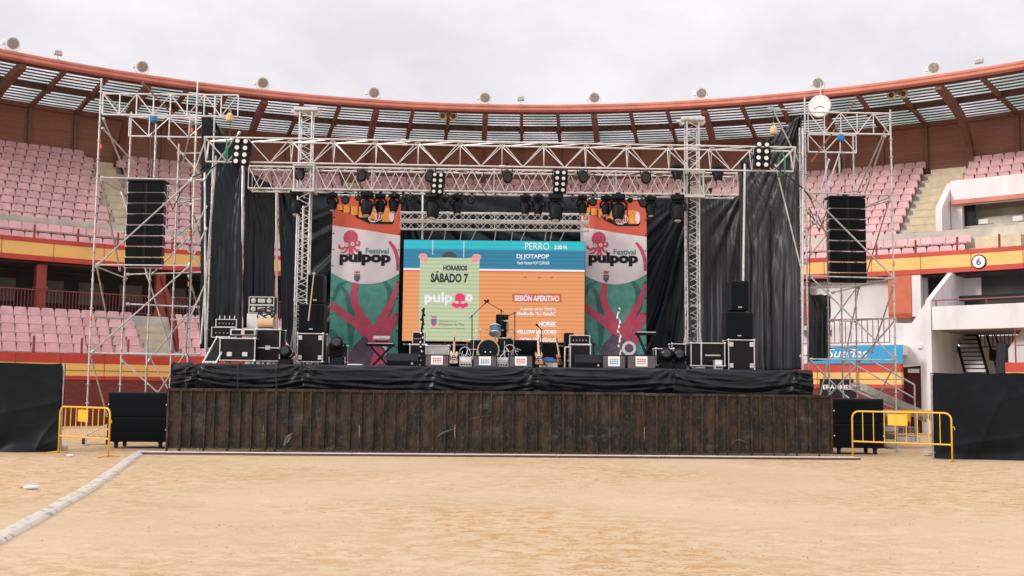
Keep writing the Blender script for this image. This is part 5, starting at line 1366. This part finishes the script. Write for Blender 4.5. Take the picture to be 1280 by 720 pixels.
# floor moving lights
def floor_mover(px, py0, dy, label, s=1.0):
    c, w, h = size(px - 9, px + 9, py0, dy); t = thing('floor_moving_light', label, 'stage light', c, 0, 'moving lights standing on the stage floor')
    MB().bbox((0, 0, .09), (.36, .30, .18), .03).build('base', 'black_plastic', t)
    MB().path([(-.2, 0, h*.62), (-.21, 0, .3), (-.12, 0, .2), (.12, 0, .2), (.21, 0, .3), (.2, 0, h*.62)], .035, 6).build('yoke', 'black_plastic', t)
    MB().lathe((0, .12, h*.62), (0, -1, .1), [(0, .08), (.05, .15), (.22, .17), (.30, .15)], 16).build('head', 'black_plastic', t, smooth=True)
    MB().lathe((0, -.17, h*.62 + .03), (0, -1, .1), [(0, .12), (.02, .09)], 14).build('lens', 'lamp_dark', t)
floor_mover(357, 430, 1.0, 'black moving light standing between the tall flight case and the left mast')
# left speaker stack on its case
t, c, w, zt_ = fcase(371, 403, 417, 'upright black flight case carrying the left speaker stack', dy=1.3, d=.6, corners=True, latch=0)
def spk(px0, px1, py0, py1, dy, label, d=.55, tilt=0):
    c = onst((px0 + px1)/2, dy); a = at(px0, py1, c.y); b = at(px1, py0, c.y); w = b.x - a.x; h = b.z - a.z
    t = thing('loudspeaker', label, 'speaker', (c.x, c.y, a.z + .01)); MB().bbox((0, d/2, h/2), (w, d, h - .02), .02).build('cabinet', 'black_plastic', t)
    MB().bbox((0, -.012, h/2), (w - .06, .02, h - .10), .006).build('grille', 'grille', t); MB().bbox((0, -.024, h*.12), (.10, .006, .03), .002).build('badge', 'galv', t); return t
spk(371, 404, 380, 416, 1.35, 'wide black loudspeaker resting on the upright case at the left'); spk(381, 402, 343, 380, 1.4, 'narrow black loudspeaker topping the left speaker stack')
c = onst(388, 1.2); a = at(385.5, 401, c.y); b = at(392.5, 342, c.y); m = MB(); m.tube(a, b, .018, 7, .014); m.ball(b, .035, 8); tag(m.build('wooden_stick', 'wood_pale'), 'pale wooden stick leaning against the left speaker stack', 'stick')
t, c, w, h = fcase(411, 431, 432, 'small open flight case holding a light in front of the left banner', dy=1.6, d=.45, wheels=True, latch=0)
floor_mover(421, 412, 1.3, 'black moving light standing before the left edge of the left banner')
# keyboard stand
def kstand(px0, px1, py0, dy, label, cat, two=False):
    c, w, h = size(px0, px1, py0, dy); t = thing('keyboard_stand', label, cat, c)
    m = MB()
    for y in (0, .3): m.tube((-w*.35, y, 0), (w*.35, y, h - .05), .016); m.tube((w*.35, y, 0), (-w*.35, y, h - .05), .016)
    for x in (-w*.35, w*.35): m.tube((x, -.05, 0.015), (x, .4, .015), .018); m.tube((x, -.05, h - .05), (x, .4, h - .05), .018)
    m.build('frame', 'black_plastic', t)
    b_ = MB().bbox((0, .15, h), (w, .32, .07), .01).build('keyboard', 'black_plastic', t)
    k_ = MB(); k_.bbox((0, .06, h + .04), (w*.9, .13, .015), .003); k_.build('keys', 'white', b_)
    if two:
        MB().bbox((0, .3, h + .20), (w*.62, .22, .06), .01, Matrix.Rotation(R(18), 3, 'X')).build('upper_keyboard', 'galv', t); MB().tube((-w*.2, .35, h), (-w*.2, .35, h + .2), .014).tube((w*.2, .35, h), (w*.2, .35, h + .2), .014).tube((-w*.2, .35, h + .1), (w*.2, .35, h + .1), .014).build('upper_arm', 'black_plastic', t)
kstand(457, 492, 431, 2.2, 'keyboard with a second one above it on a stand before the left banner', 'keyboard', True)
kstand(795, 821, 417, 1.4, 'thin black keyboard tray on a folding stand before the right banner', 'keyboard')
# wedges
def wedge(px0, px1, py0, dy, sign, label, grey=True):
    c, w, h = size(px0, px1, py0, dy); t = thing('stage_monitor', label, 'monitor speaker', c, random.uniform(-.04, .04))
    pts = [(-w/2, 0, 0), (-w/2, .5, 0), (-w/2, .42, h), (-w/2, .20, h), (-w/2, 0, h*.45)] if not grey else [(-w/2, 0, 0), (-w/2, .48, 0), (-w/2, .30, h), (-w/2, .06, h)]
    b_ = MB().prism(pts, (w, 0, 0)).build('cabinet', 'black_plastic', t)
    fn = MB().prism([(-w/2 + .02, pts[-1][1]*.0 - .012, .03), (w/2 - .02, -.012, .03), (w/2 - .02, .045, h - .03), (-w/2 + .02, .045, h - .03)], (0, .012, 0)) if grey else MB().prism([(-w/2 + .03, .0 - .012, .03), (w/2 - .03, -.012, .03), (w/2 - .03, -.010, h*.44), (-w/2 + .03, -.010, h*.44)], (0, .01, 0))
    fn.build('rear_panel', 'slat_dark' if grey else 'grille', t)
    if sign:
        sw = .30; f = lambda x, z, e: Vector((x, -.016 + .057*(z - .03)/(h - .06) - e, z)); s_ = MB().add([f(-sw/2, h*.2, 0), f(sw/2, h*.2, 0), f(sw/2, h*.9, 0), f(-sw/2, h*.9, 0)], [(0, 1, 2, 3)]).build('paper_sign', 'paper', t)
        cols = {'o': ('art_orange', 'banner_orange', 'banner_orange'), 'b': ('sign_blue', 'sign_blue', 'art_orange')}[sign]
        z = h*.36
        for i, cc in enumerate(cols):
            for j in range(4):
                x = -sw*.36 + j*sw*.19; zz_ = z + i*h*.14; hh_ = h*.085
                MB().add([f(x, zz_, .004), f(x + sw*.14, zz_, .004), f(x + sw*.14, zz_ + hh_, .004), f(x, zz_ + hh_, .004)], [(0, 1, 2, 3)]).build('sign_print', cc, s_)
    else:
        MB().lathe((w*.32, -.016, h*.45 if grey else h*.25), (0, -1, 0), [(0, .03), (.01, .03)], 10).build('socket', 'galv', t)
    MB().box((-w*.3, .2, .012), (.06, .3, .02)).box((w*.3, .2, .012), (.06, .3, .02)).build('foot', 'rubber', t)
for q in ((483, 522, 441.5, .35, None, 'plain black stage monitor before the right edge of the left banner', False), (531, 561, 443, .30, 'o', 'stage monitor with orange printed paper left of the pale guitar', True),
          (591, 621, 444, .30, 'b', 'stage monitor with blue printed paper in front of the bass drum', True), (636, 666, 444, .30, 'o', 'stage monitor with orange printed paper right of the drum kit', True),
          (719, 754, 443, .40, None, 'plain black stage monitor in front of the right guitar amplifier', False), (753, 782, 443.5, .34, 'b', 'stage monitor with blue printed paper before the right banner', True), (784, 820, 443.5, .32, 'o', 'stage monitor with orange printed paper under the keyboard tray', True)):
    wedge(*q)
# amps at the middle left
t, c, w, h = fcase(512, 532, 431, 'small silver edged case behind the left speckled pole', dy=1.7, d=.4, wheels=False, latch=0)
t, w, h = amp(515, 530, 415, 430.5, 1.8, 'small black amplifier on the silver edged case by the speckled pole')
c = onst(547, 1.6); a = at(533, 456, c.y); b = at(561, 432, c.y)
t = thing('case_stack', 'pale metal case behind the second monitor left of the guitar', 'case', ((a.x + b.x)/2, c.y, DECK)); hh = b.z - DECK
MB().bbox((0, .2, hh/2), (b.x - a.x, .4, hh), .02).build('body', 'galv', t); m = MB(); edges(m, b.x - a.x, .4, hh - .02, .01); m.build('edging', 'alu', t)
def low_box(px0, px1, py0, dy, label, m_='alu'):
    c, w, h = size(px0, px1, py0, dy); t = thing('floor_box', label, 'floor box', c); MB().bbox((0, .15, h/2), (w, .3, h), .01).build('body', m_, t)
    MB().bbox((0, -.008, h*.68), (w*.85, .012, h*.3), .003).build('label_strip', 'white', t)
    for i in range(4): MB().lathe((-w*.3 + i*w*.2, -.01, h*.3), (0, -1, 0), [(0, .022), (.015, .022)], 8).build('socket', 'case_panel', t)
low_box(574, 590, 446, .55, 'pale connection box on the floor between guitar and drum monitor'); low_box(620, 636, 447, .55, 'pale connection box between the two drum monitors'); low_box(434, 452, 455, .5, 'thin pale box lying before the left banner', 'white_paint')
# speckled poles
def specks(px0, py0, px1, dy, mA, mB_, label, wig):
    c = onst(px1, dy); top = at(px0, py0, c.y); n = 13; t = thing('speckled_pole', label, 'pole', c)
    pts = []
    for i in range(n + 1):
        f_ = i/n; pts.append(Vector(((top.x - c.x)*f_ + wig*math.sin(i*2.1)*.5, .03*math.cos(i*1.7), (top.z - DECK)*f_)))
    MB().path(pts, .028, 7).build('stem', mA, t); 
    for i in range(n):
        q = pts[i].lerp(pts[i + 1], .5); up_ = i > n*.55
        if mA == 'black_plastic': MB().box(q + Vector((.03*math.sin(i*2.4), -.03, 0)), (.08 if up_ else .04, .03, .06 if up_ else .04), Matrix.Rotation(.6 if i % 2 else -.6, 3, 'Y')).build('wrap', mA if up_ else mB_, t)
        else: MB().box(q + Vector((.028*math.sin(i*2.4), -.03, 0)), (.05, .03, .06), Matrix.Rotation(.6 if i % 2 else -.6, 3, 'Y')).build('wrap', mB_, t)
    MB().lathe((0, 0, 0), (0, 0, 1), [(0, .14), (.03, .12)], 14).build('base', 'black_plastic', t)
specks(529.5, 385, 524.5, .75, 'black_plastic', 'white', 'black and white speckled thin pole left of the pale green timetable', .03)
specks(773, 385, 776, 1.2, 'white', 'slat_dark', 'white and dark twisted thin pole before the right banner', .08)
# guitars
def guitar(px, pyt, pyb, dy, body_m, neck_m, label, label2, rz=0, lean=0, shape=1.0):
    c = onst(px, dy); top = at(px, pyt, c.y).z; z0 = .10; H_ = top - DECK - z0; t = thing('guitar', label, 'guitar', (c.x, c.y, DECK + z0), rz)
    Rx = Matrix.Rotation(R(-12), 3, 'X') @ Matrix.Rotation(lean, 3, 'Y'); k = H_*.40
    out = [(0, 0), (.20, .02), (.31, .12), (.33, .26), (.27, .42), (.22, .55), (.26, .70), (.30, .86), (.24, .97), (.15, .93), (.09, .80), (-.09, .80), (-.15, .95), (-.22, 1.02), (-.29, .90), (-.27, .72), (-.21, .55), (-.26, .42), (-.33, .26), (-.31, .12), (-.20, .02)]
    b_ = MB().prism([Rx @ Vector((x*k*shape, 0, z*k)) for x, z in out], Rx @ Vector((0, .045, 0))).build('body', body_m, t)
    MB().prism([Rx @ Vector((x*k*shape, -.005, z*k)) for x, z in [(-.02, .25), (.2, .3), (.16, .6), (.12, .74), (-.14, .8), (-.16, .5)]], Rx @ Vector((0, .004, 0))).build('pickguard', 'white', b_)
    p_ = MB()
    for z in (.34, .48, .62): p_.box(Rx @ Vector((0, -.012, z*k)), (.075, .012, .022), Rx)
    p_.build('pickup', 'ink', b_)
    MB().prism([Rx @ Vector(q) for q in [(-.028, -.02, k*.72), (.028, -.02, k*.72), (.021, -.02, H_*.84), (-.021, -.02, H_*.84)]], Rx @ Vector((0, .025, 0))).build('neck', neck_m, t)
    h_ = MB().prism([Rx @ Vector(q) for q in [(-.022, -.01, H_*.84), (.022, -.01, H_*.84), (.045, -.01, H_*.87), (.035, -.01, H_*.99), (-.03, -.01, H_), (-.035, -.01, H_*.88)]], Rx @ Vector((0, .018, 0))).build('headstock', neck_m, t)
    s = thing('guitar_stand', label2, 'guitar stand', c, rz); m = MB()
    for x, y in ((-.22, -.18), (.22, -.18), (0, .3)): m.tube((0, .08, .35), (x, y, .01), .011, 5)
    m.tube((-.16, -.05, .10), (.16, -.05, .10), .012, 5); m.tube((-.12, -.05, .1), (-.12, -.10, .14), .01, 5); m.tube((.12, -.05, .1), (.12, -.10, .14), .01, 5); m.tube((0, .08, .3), (0, .12, .8), .012, 5); m.build('frame', 'black_plastic', s)
guitar(567, 413, 455, .9, 'cream_guitar', 'maple', 'pale wooden electric guitar standing between two stage monitors', 'thin black stand under the pale wooden guitar')
guitar(674, 415, 458, .8, 'sunburst', 'cream_guitar', 'sunburst electric guitar standing right of the drum kit monitors', 'thin black stand under the sunburst guitar', lean=R(-3))
guitar(701, 423, 458, 1.0, 'banner_orange', 'maple', 'narrow red guitar standing beside the right guitar amplifier', 'thin black stand under the narrow red guitar', rz=1.0)
c, w, h = size(675, 697, 446, .9); t = thing('cloth_bundle', 'dark blue cloth heaped on a pale box between the two right guitars', 'cloth', c)
MB().grid(lambda u, v: Vector((-w/2 + w*u, .35*v, h*.62 + h*.42*math.sin(PI*u)**.5*math.sin(PI*min(1, v*1.2)) * (.8 + .3*noise.noise(Vector((u*5, v*5, 1)))))), 20, 12).build('cloth', 'cloth_blue', t, smooth=True)
MB().bbox((0, .2, h*.3), (w*1.05, .3, h*.6), .02).build('pale_box', 'plank_white', t)
# drum kit
c = onst(610, 2.4); k = mpp(c.y); zc = at(610, 437, c.y).z
ez = zc - .30
t = thing('drum_riser', 'low black platform carrying the drum kit', 'platform', (c.x, c.y + .8, DECK)); rh = max(.12, zc - .30 - DECK)
MB().bbox((0, 0, rh/2), (2.4, 2.0, rh), .02).build('platform', 'black_rough', t)
m = MB(); m.box((0, -1.005, rh - .02), (2.4, .02, .03)); m.build('front_edge', 'slat_dark', t)
RZ = DECK + rh
t = thing('bass_drum', 'black bass drum with pale hoop facing the front of the stage', 'drum', (c.x, c.y + .1, RZ + .30))
MB().lathe((0, 0, 0), (0, 1, 0), [(0, .285), (.45, .285)], 28).build('shell', 'black_plastic', t); 
for y in (-.02, .43): MB().lathe((0, y, 0), (0, 1, 0), [(0, .27), (.0, .305), (.04, .305), (.04, .285)], 28).build('hoop', 'maple' if y < 0 else 'black_plastic', t)
MB().lathe((0, -.021, 0), (0, -1, 0), [(0, .272), (.006, .27)], 28).build('drum_head', 'ink', t)
m = MB(); m.lathe((-.08, -.03, -.06), (0, -1, 0), [(0, .02), (.003, .02)], 8); m.lathe((.06, -.03, -.06), (0, -1, 0), [(0, .02), (.003, .02)], 8); m.build('head_sticker', 'paper', t)
m = MB()
for i in range(8):
    a_ = i*PI/4 + .3; m.tube((.30*math.cos(a_), .0, .30*math.sin(a_)), (.30*math.cos(a_), .42, .30*math.sin(a_)), .008, 4)
m.tube((-.28, .1, -.1), (-.42, .0, -.29), .012, 5); m.tube((.28, .1, -.1), (.42, 0, -.29), .012, 5); m.build('lug', 'alu', t)
def drum(px, py, dy, r_, h_, m_, label, name, axis=(0, -.35, 1), legs=False):
    p = at(px, py, onst(px, dy).y); ax = Vector(axis).normalized(); t = thing(name, label, 'drum', p)
    MB().lathe(-ax*h_/2, ax, [(0, r_), (h_, r_)], 20).build('shell', m_, t)
    for s in (-h_/2, h_/2): MB().lathe(ax*s - ax*.012, ax, [(0, r_ + .012), (.024, r_ + .012)], 20).build('rim', 'alu', t)
    for s in (-1, 1): MB().lathe(ax*s*(h_/2 + .0125), ax*s, [(0, r_ - .008), (.003, r_ - .01)], 20).build('drum_head', 'drum_head', t)
    m = MB(); zf = RZ - p.z
    if legs:
        for i in range(3): a_ = i*2*PI/3 + .5; m.tube((r_*math.cos(a_), r_*math.sin(a_), .1), (r_*1.15*math.cos(a_), r_*1.15*math.sin(a_), zf), .011, 5)
    else: m.tube((0, .02, -.05), (0, .15, zf), .014, 6)
    m.build('leg' if legs else 'holder', 'alu', t)
drum(619, 413, 2.9, .155, .22, 'drum_blue', 'small tilted blue drum above the bass drum', 'tom_drum', (.05, .55, 1))
drum(592.5, 431, 2.7, .19, .26, 'black_plastic', 'dark drum left of the bass drum', 'floor_tom', (0, 0, 1), True)
drum(631, 431, 2.9, .19, .36, 'black_plastic', 'dark floor drum right of the bass drum', 'floor_tom', (0, 0, 1), True)
def cymbal(px, py, dy, r_, label, tilt):
    p = at(px, py, onst(px, dy).y); t = thing('cymbal_stand', label, 'cymbal', p); ax = Vector((tilt, -.12, 1)).normalized()
    MB().lathe((0, 0, 0), ax, [(0, r_), (.006, r_*.6), (.012, .05), (.03, .03), (.035, .005)], 24).build('cymbal', 'brass', t, smooth=True)
    m = MB(); zf = RZ - p.z; m.tube((0, 0, .04), (0, .02, zf*.75), .011, 5)
    for i in range(3): a_ = i*2*PI/3; m.tube((0, .02, zf*.62), (.24*math.cos(a_), .02 + .24*math.sin(a_), zf), .010, 5)
    m.build('stand', 'alu', t)
cymbal(600, 412, 2.8, .24, 'cymbal on a thin stand left of the small blue drum', .02); cymbal(584, 426, 2.6, .20, 'low tilted cymbal pair at the far left of the drum kit', .3); cymbal(634, 401.5, 3.0, .16, 'small bright cymbal before the tall black drum speaker', .15); cymbal(642, 413, 2.9, .16, 'cymbal on the right side of the drum kit', -.1)
# chrome tangle of hardware around the kit
for (px, py, s, lb) in ((581, 444, 1, 'chrome drum pedal and folded stand legs left of the bass drum'), (637, 441, -1, 'chrome stand legs right of the bass drum')):
    p = at(px, py, onst(px, 1.9).y); m = MB()
    random.seed(int(px))
    for i in range(10):
        a_ = random.uniform(0, PI); l_ = random.uniform(.1, .3); q = Vector((random.uniform(-.2, .2), random.uniform(-.1, .1), random.uniform(-.1, .15))); m.tube(q, q + Vector((math.cos(a_)*l_, random.uniform(-.1, .1), -abs(math.sin(a_))*l_)), .012, 5)
    m.path([(.16*math.cos(i*PI/6), .0, .02 + .2*math.sin(i*PI/6)) for i in range(10)], .012, 5)
    o = m.build('drum_hardware', 'alu', origin=(0, 0, 0)); o.location = p; tag(o, lb, 'drum hardware')
spk(619, 635, 393, 416, 3.4, 'black drum monitor speaker standing up behind the small blue drum', .4); spk(622, 633, 416, 442, 3.5, 'narrow black box under the drum monitor speaker', .35)
spk(636, 672, 425, 456, 3.6, 'wide black speaker in shade behind the right drum monitor', .5); spk(678, 698, 428, 456, 3.4, 'black speaker in shade behind the blue cloth', .5)
# mic stands
def mic(pxb, pyj, pxm, pym, dy, label, pxe=None, pye=None):
    c = onst(pxb, dy); j = at(pxb, pyj, c.y); e = at(pxm, pym, c.y - .1); t = thing('microphone_stand', label, 'microphone stand', c)
    J = j - c; E_ = e - c; m = MB()
    for i in range(3): a_ = i*2*PI/3 + .4; m.tube((0, 0, .12), (.28*math.cos(a_), .28*math.sin(a_), .012), .011, 5)
    m.lathe((0, 0, .08), (0, 0, 1), [(0, .03), (.1, .03)], 8); m.build('tripod', 'black_plastic', t)
    MB().tube((0, 0, .1), J, .013, 6).build('pole', 'black_plastic', t)
    back = J - (E_ - J)*.22; MB().tube(back, E_, .009, 6).lathe(J + Vector((0, -.03, 0)), (0, 1, 0), [(0, .025), (.06, .025)], 8).build('boom', 'black_plastic', t)
    d = (E_ - J).normalized(); MB().lathe(E_, d, [(0, .014), (.10, .02), (.11, .03), (.15, .028), (.165, .01)], 10).build('microphone', 'black_plastic', t)
mic(590, 395, 605.5, 380, .9, 'microphone stand with long boom left of the bass drum')
mic(626.5, 388, 611.5, 379, 2.2, 'microphone stand with boom reaching left over the drum kit')
mic(643.5, 391, 637, 394, 1.9, 'microphone stand with short level boom right of the drum kit')
mic(677, 412, 674, 409, 1.6, 'short microphone stand behind the sunburst guitar')
mic(742, 430, 735, 424, 1.5, 'low microphone stand behind the plain monitor before the right banner')
# right guitar amp
t, c, w, h = fcase(713, 738, 431, 'black amplifier cabinet with silver edging behind the plain right monitor', dy=1.0, d=.5, wheels=False, latch=0)
amp(712, 737, 419, 430.5, 1.05, 'amplifier head with lit display on the cabinet behind the plain right monitor')
c = onst(711, 1.6); a = at(711, 416, c.y)
spk(705, 717, 416, 456, 1.7, 'tall narrow black box left of the right amplifier cabinet', .4)
c = onst(706, .8); hgt = at(706, 434, c.y).z - DECK; m = MB(); m.tube((0, 0, 0), (0, 0, hgt), .02, 6); m.tube((0, 0, hgt), (.12, 0, hgt), .018, 6); m.tube((-.1, 0, .01), (.12, 0, .01), .018, 6); o = m.build('upright_tube', 'alu'); o.location = c; tag(o, 'short white upright tube left of the right amplifier cabinet', 'tube')
# right group of cases
t, c, w, h = fcase(820, 842, 436, 'open flight case full of black gear right of the monitors', dy=1.0, d=.5, wheels=True, latch=0)
t, c, w, h = fcase(840, 862, 430, 'dark flight case stacked with stage lights left of the wide case', dy=1.8, d=.5, wheels=True, latch=0)
floor_mover(832, 432, .8, 'black moving light before the open flight case on the right'); floor_mover(848, 433, .9, 'black moving light left of the wide flight case on the right')
t, c, w, h = fcase(864, 906, 429, 'wide silver edged flight case at the foot of the right mast', dy=.8, d=.9, wheels=True, latch=0)
MB().bbox((-w*.2, -.012, .12 + (h - .12)/2), (.035, .03, h - .14), .004).build('edging_bar', 'alu', t)
MB().bbox((w*.14, -.012, h*.45), (.34, .03, .26), .04).build('recess_gear', 'black_plastic', t); MB().bbox((w*.14, -.03, h*.55), (.4, .03, .04), .01).build('handle', 'galv', t)
low_box(894, 903, 450, .3, 'small pale box on the floor before the wide right flight case')
t, c, w, zt_ = fcase(911, 943, 425, 'upright black flight case under the right speaker stack', dy=.75, d=.7, wheels=False, corners=True, latch=0)
spk(907, 942, 390, 424, .85, 'wide black loudspeaker on the upright case at the right'); spk(914, 937, 351, 389, .9, 'narrow black loudspeaker topping the right speaker stack')
# cables on the deck edge, hanging cable at the left corner
def cable(pts, label, r=.012, m_='rubber'):
    m = MB(); m.path(pts, r, 5); tag(m.build('cable', m_), label, 'cable')
for px, lb in ((297, 'thin black cable hanging over the stage skirt under the leftmost flight case'), (232, 'black cable hanging down the left corner of the stage'), (345, 'thin black cable hanging over the skirt under the tall left case')):
    p = onst(px, -.3); cable([p + Vector((0, .5, .03)), p + Vector((.01, .04, .03)), p + Vector((0, -.02, -.15)), p + Vector((.03, -.03, -.5)), p + Vector((-.01, -.02, -.75))], lb)
cable([at(240, 222, 29.6), at(262, 212, 29.4), at(285, 196, 29.2), at(292, 184, 29.0)], 'black cable sagging from the left tower to the left blinder', .02)
cable([at(962, 205, 29.3), at(985, 220, 29.6), at(1004, 236, 30), at(1015, 250, 30.4)], 'black cable sagging from the right blinder to the right tower', .02)
cable([at(190, 158, 31), at(192, 190, 30.9), at(189, 226, 30.8)], 'black cable hanging beside the chain above the left speaker array', .014)
cable([at(207, 240, 30.6), at(216, 262, 30.4), at(226, 240, 30), at(238, 226, 29.7), at(239, 300, 29.55), at(236, 380, 29.55), at(233, 440, 29.5), at(240, 455, 29.3)], 'black signal cable looping from the left speaker array down the tower', .014)
cable([at(1034, 262, 31.3), at(1024, 290, 31), at(1013, 262, 30.6), at(1012, 350, 30.55), at(1011, 452, 30.5)], 'black signal cable looping from the right speaker array down the tower', .014)
cable([at(x, y, 31.28) for x, y in ((395, 214), (420, 219), (452, 214), (480, 220), (520, 215), (538, 219), (580, 215), (605, 222), (634, 215), (660, 224), (672, 240), (690, 222), (728, 217), (760, 222), (807, 217), (845, 222), (862, 214))], 'black power cable draped along the top of the lighting truss', .013)
for px_, lb_ in ((742, 'right banner'), (604, 'middle of the screen')):
    cable([at(px_, 216, 30.7), at(px_ + 4, 226, 30.65), at(px_ - 3, 236, 30.65), at(px_ + 5, 245, 30.7)], 'black cable tail hanging from the lighting truss above the ' + lb_, .016)
cable([at(862, 200, 30.9), at(860, 300, 30.95), at(862, 400, 30.95), at(868, 452, 30.8)], 'black cable bundle running down the right lattice mast', .03)
m = MB(); A = at(197, 345, 32.4)
m.grid(lambda u, v: A + Vector((.05 + u*(.1 + .55*v*(1 - v)) + .55*v, .05*math.sin(u*6), -2.2*v)), 6, 14); o = m.build('red_cloth', 'orange_mark', smooth=True); o.data.materials[0] = M['column_red']; tag(o, 'twisted red cloth strip hanging inside the left scaffold tower', 'cloth')
# stage stair at the right behind the fence
t = thing('access_stair', 'aluminium stage stair with handrail descending behind the right scaffold tower', 'stair')
Ya = 34.5; A = at(1075, 478, Ya); B = at(1172, 520, Ya - 1.5)
for s in (0, .9): MB().prism([A + Vector((0, s, 0)), B + Vector((0, s, 0)), B + Vector((0, s, -.22)), A + Vector((0, s, -.22))], (0, .05, 0)).build('stringer', 'alu', t)
for i in range(9):
    p = A.lerp(B, (i + .5)/9); MB().box(p + Vector((0, .48, -.08)), (.26, .84, .03)).build('tread', 'galv', t)
C1, C2 = at(1062, 436, Ya), at(1143, 481, Ya - 1.3)
MB().tube(C1, C2, .024, 6).tube(C2, (C2.x, C2.y, .2), .024, 6).tube(C1, (C1.x, C1.y, A.z - .1), .024, 6).tube(C1 + Vector((0, 0, -.4)), C2 + Vector((0, 0, -.4)), .02, 6).build('handrail', 'galv', t)
# stacked gear on the ground under the right tower
def gearbox(px0, px1, py0, Y, label, m_='alu'):
    a = at(px0, 500, Y); b = at(px1, py0, Y); w = b.x - a.x; h = b.z; t = thing('steel_deck_stack', label, 'stack of decks', ((a.x + b.x)/2, Y, 0))
    n = max(2, int(h/.22))
    for i in range(n): MB().bbox((0, .6, h*(i + .5)/n), (w*(1 - .04*(i % 2)), 1.2, h/n*.62), .01).build('deck_panel', m_ if i % 2 == 0 else 'slat_dark', t)
gearbox(1108, 1150, 532, 35.5, 'low stack of grey stage decks behind the right yellow barrier', 'galv')
gearbox(1107, 1122, 512, 32.5, 'narrow stack of grey metal parts right of the right subwoofer', 'galv')
t, = (thing('dolly', 'small wheeled steel dolly under the left tower beside the left subwoofer', 'dolly', (at(122, 545, 30.4).x, 30.4, 0)),)
MB().bbox((0, 0, .22), (.75, .4, .05), .01).tube((-.35, 0, .22), (.3, 0, .55), .02).build('frame', 'galv', t)
for sx in (-1, 1): MB().lathe((sx*.32 - .03, -.1, .09), (1, 0, 0), [(0, .09), (.06, .09)], 12).build('wheel', 'rubber', t)

# ------------------------------------------------------------------ foreground
m = MB(); pA = Vector(gp(-60, 705)); pB = Vector(gp(183, 564)); n = 60; L1 = (pB - pA).length; d = (pB - pA).normalized(); s = Vector((d.y, -d.x, 0)); prof = [(-.12, .0), (-.11, .020), (-.06, .034), (0, .028), (.05, .038), (.10, .028), (.12, 0)]
vs_ = []
for i in range(n + 1):
    t_ = i/n; c = pA + d*L1*t_ + s*(.10*math.sin(t_*4.2) + .03*noise.noise(Vector((t_*9, 1, 1)))); wv = 1 + .12*noise.noise(Vector((t_*20, 4, 1)))
    for x, z in prof: vs_.append(c + s*x*wv + Vector((0, 0, z*(1 + .35*noise.noise(Vector((t_*30, x*9, 2)))) + .002)))
k = len(prof); m.add(vs_, [(i*k + j, i*k + j + 1, (i + 1)*k + j + 1, (i + 1)*k + j) for i in range(n) for j in range(k - 1)]); m.add(vs_[:k], [tuple(range(k))]); 
tag(m.build('ground_hose', 'hose', smooth=True), 'long flat grey cloth hose running over the sand at the lower left', 'hose')
def bottle(px, py, lb, crushed):
    p = Vector(gp(px, py)); t = thing('plastic_bottle', lb, 'bottle', p + Vector((0, 0, .036)), .3)
    prof = [(0, .028), (.01, .034), (.05, .030), (.09, .035), (.15, .034), (.19, .022), (.21, .013), (.225, .013)]
    if crushed: prof = [(a*.7, b_*(.8 + .3*(i % 2))) for i, (a, b_) in enumerate(prof)]
    MB().lathe((.11, 0, 0), (-1, 0, 0), prof, 12).build('body', 'bottle_plastic', t, smooth=True); MB().lathe((.11 - prof[-1][0], 0, 0), (-1, 0, 0), [(0, .017), (.02, .017)], 10).build('cap', 'orange_mark', t)
bottle(38, 612, 'clear plastic bottle with red cap lying on the open sand at left', False); bottle(85, 571.5, 'crumpled plastic bottle lying near the concrete block foot of the left fence', True)
# pebbles and clods on the sand
random.seed(11); m = MB()
cl = [(random.uniform(-.3, .46), random.uniform(7.5, 24)) for _ in range(34)] + [(random.gauss(.08, .07), random.uniform(8, 13)) for _ in range(18)] + [(random.gauss(.36, .06), random.uniform(15, 24)) for _ in range(14)]
for ux, Yc in cl:
    ra = random.uniform(.25, .9)
    for i in range(random.randint(12, 40)):
        x = ux*Yc + random.gauss(0, ra*1.6); Y = Yc + random.gauss(0, ra*.5); r_ = random.uniform(.003, .012); m.ball(Vector((x, Y, r_*.1)), r_, 5, (random.uniform(.8, 1.6), 1, .6))
for i in range(200):
    Y = random.uniform(7, 27); x = random.uniform(-.46, .46)*Y; r_ = random.uniform(.003, .011); m.ball(Vector((x, Y, r_*.3)), r_, 5, (random.uniform(.8, 1.4), 1, .6))
o = m.build('pebbles', 'clod'); o['kind'] = 'stuff'; tag(o, 'small clods and pebbles scattered over the sand', 'pebbles')
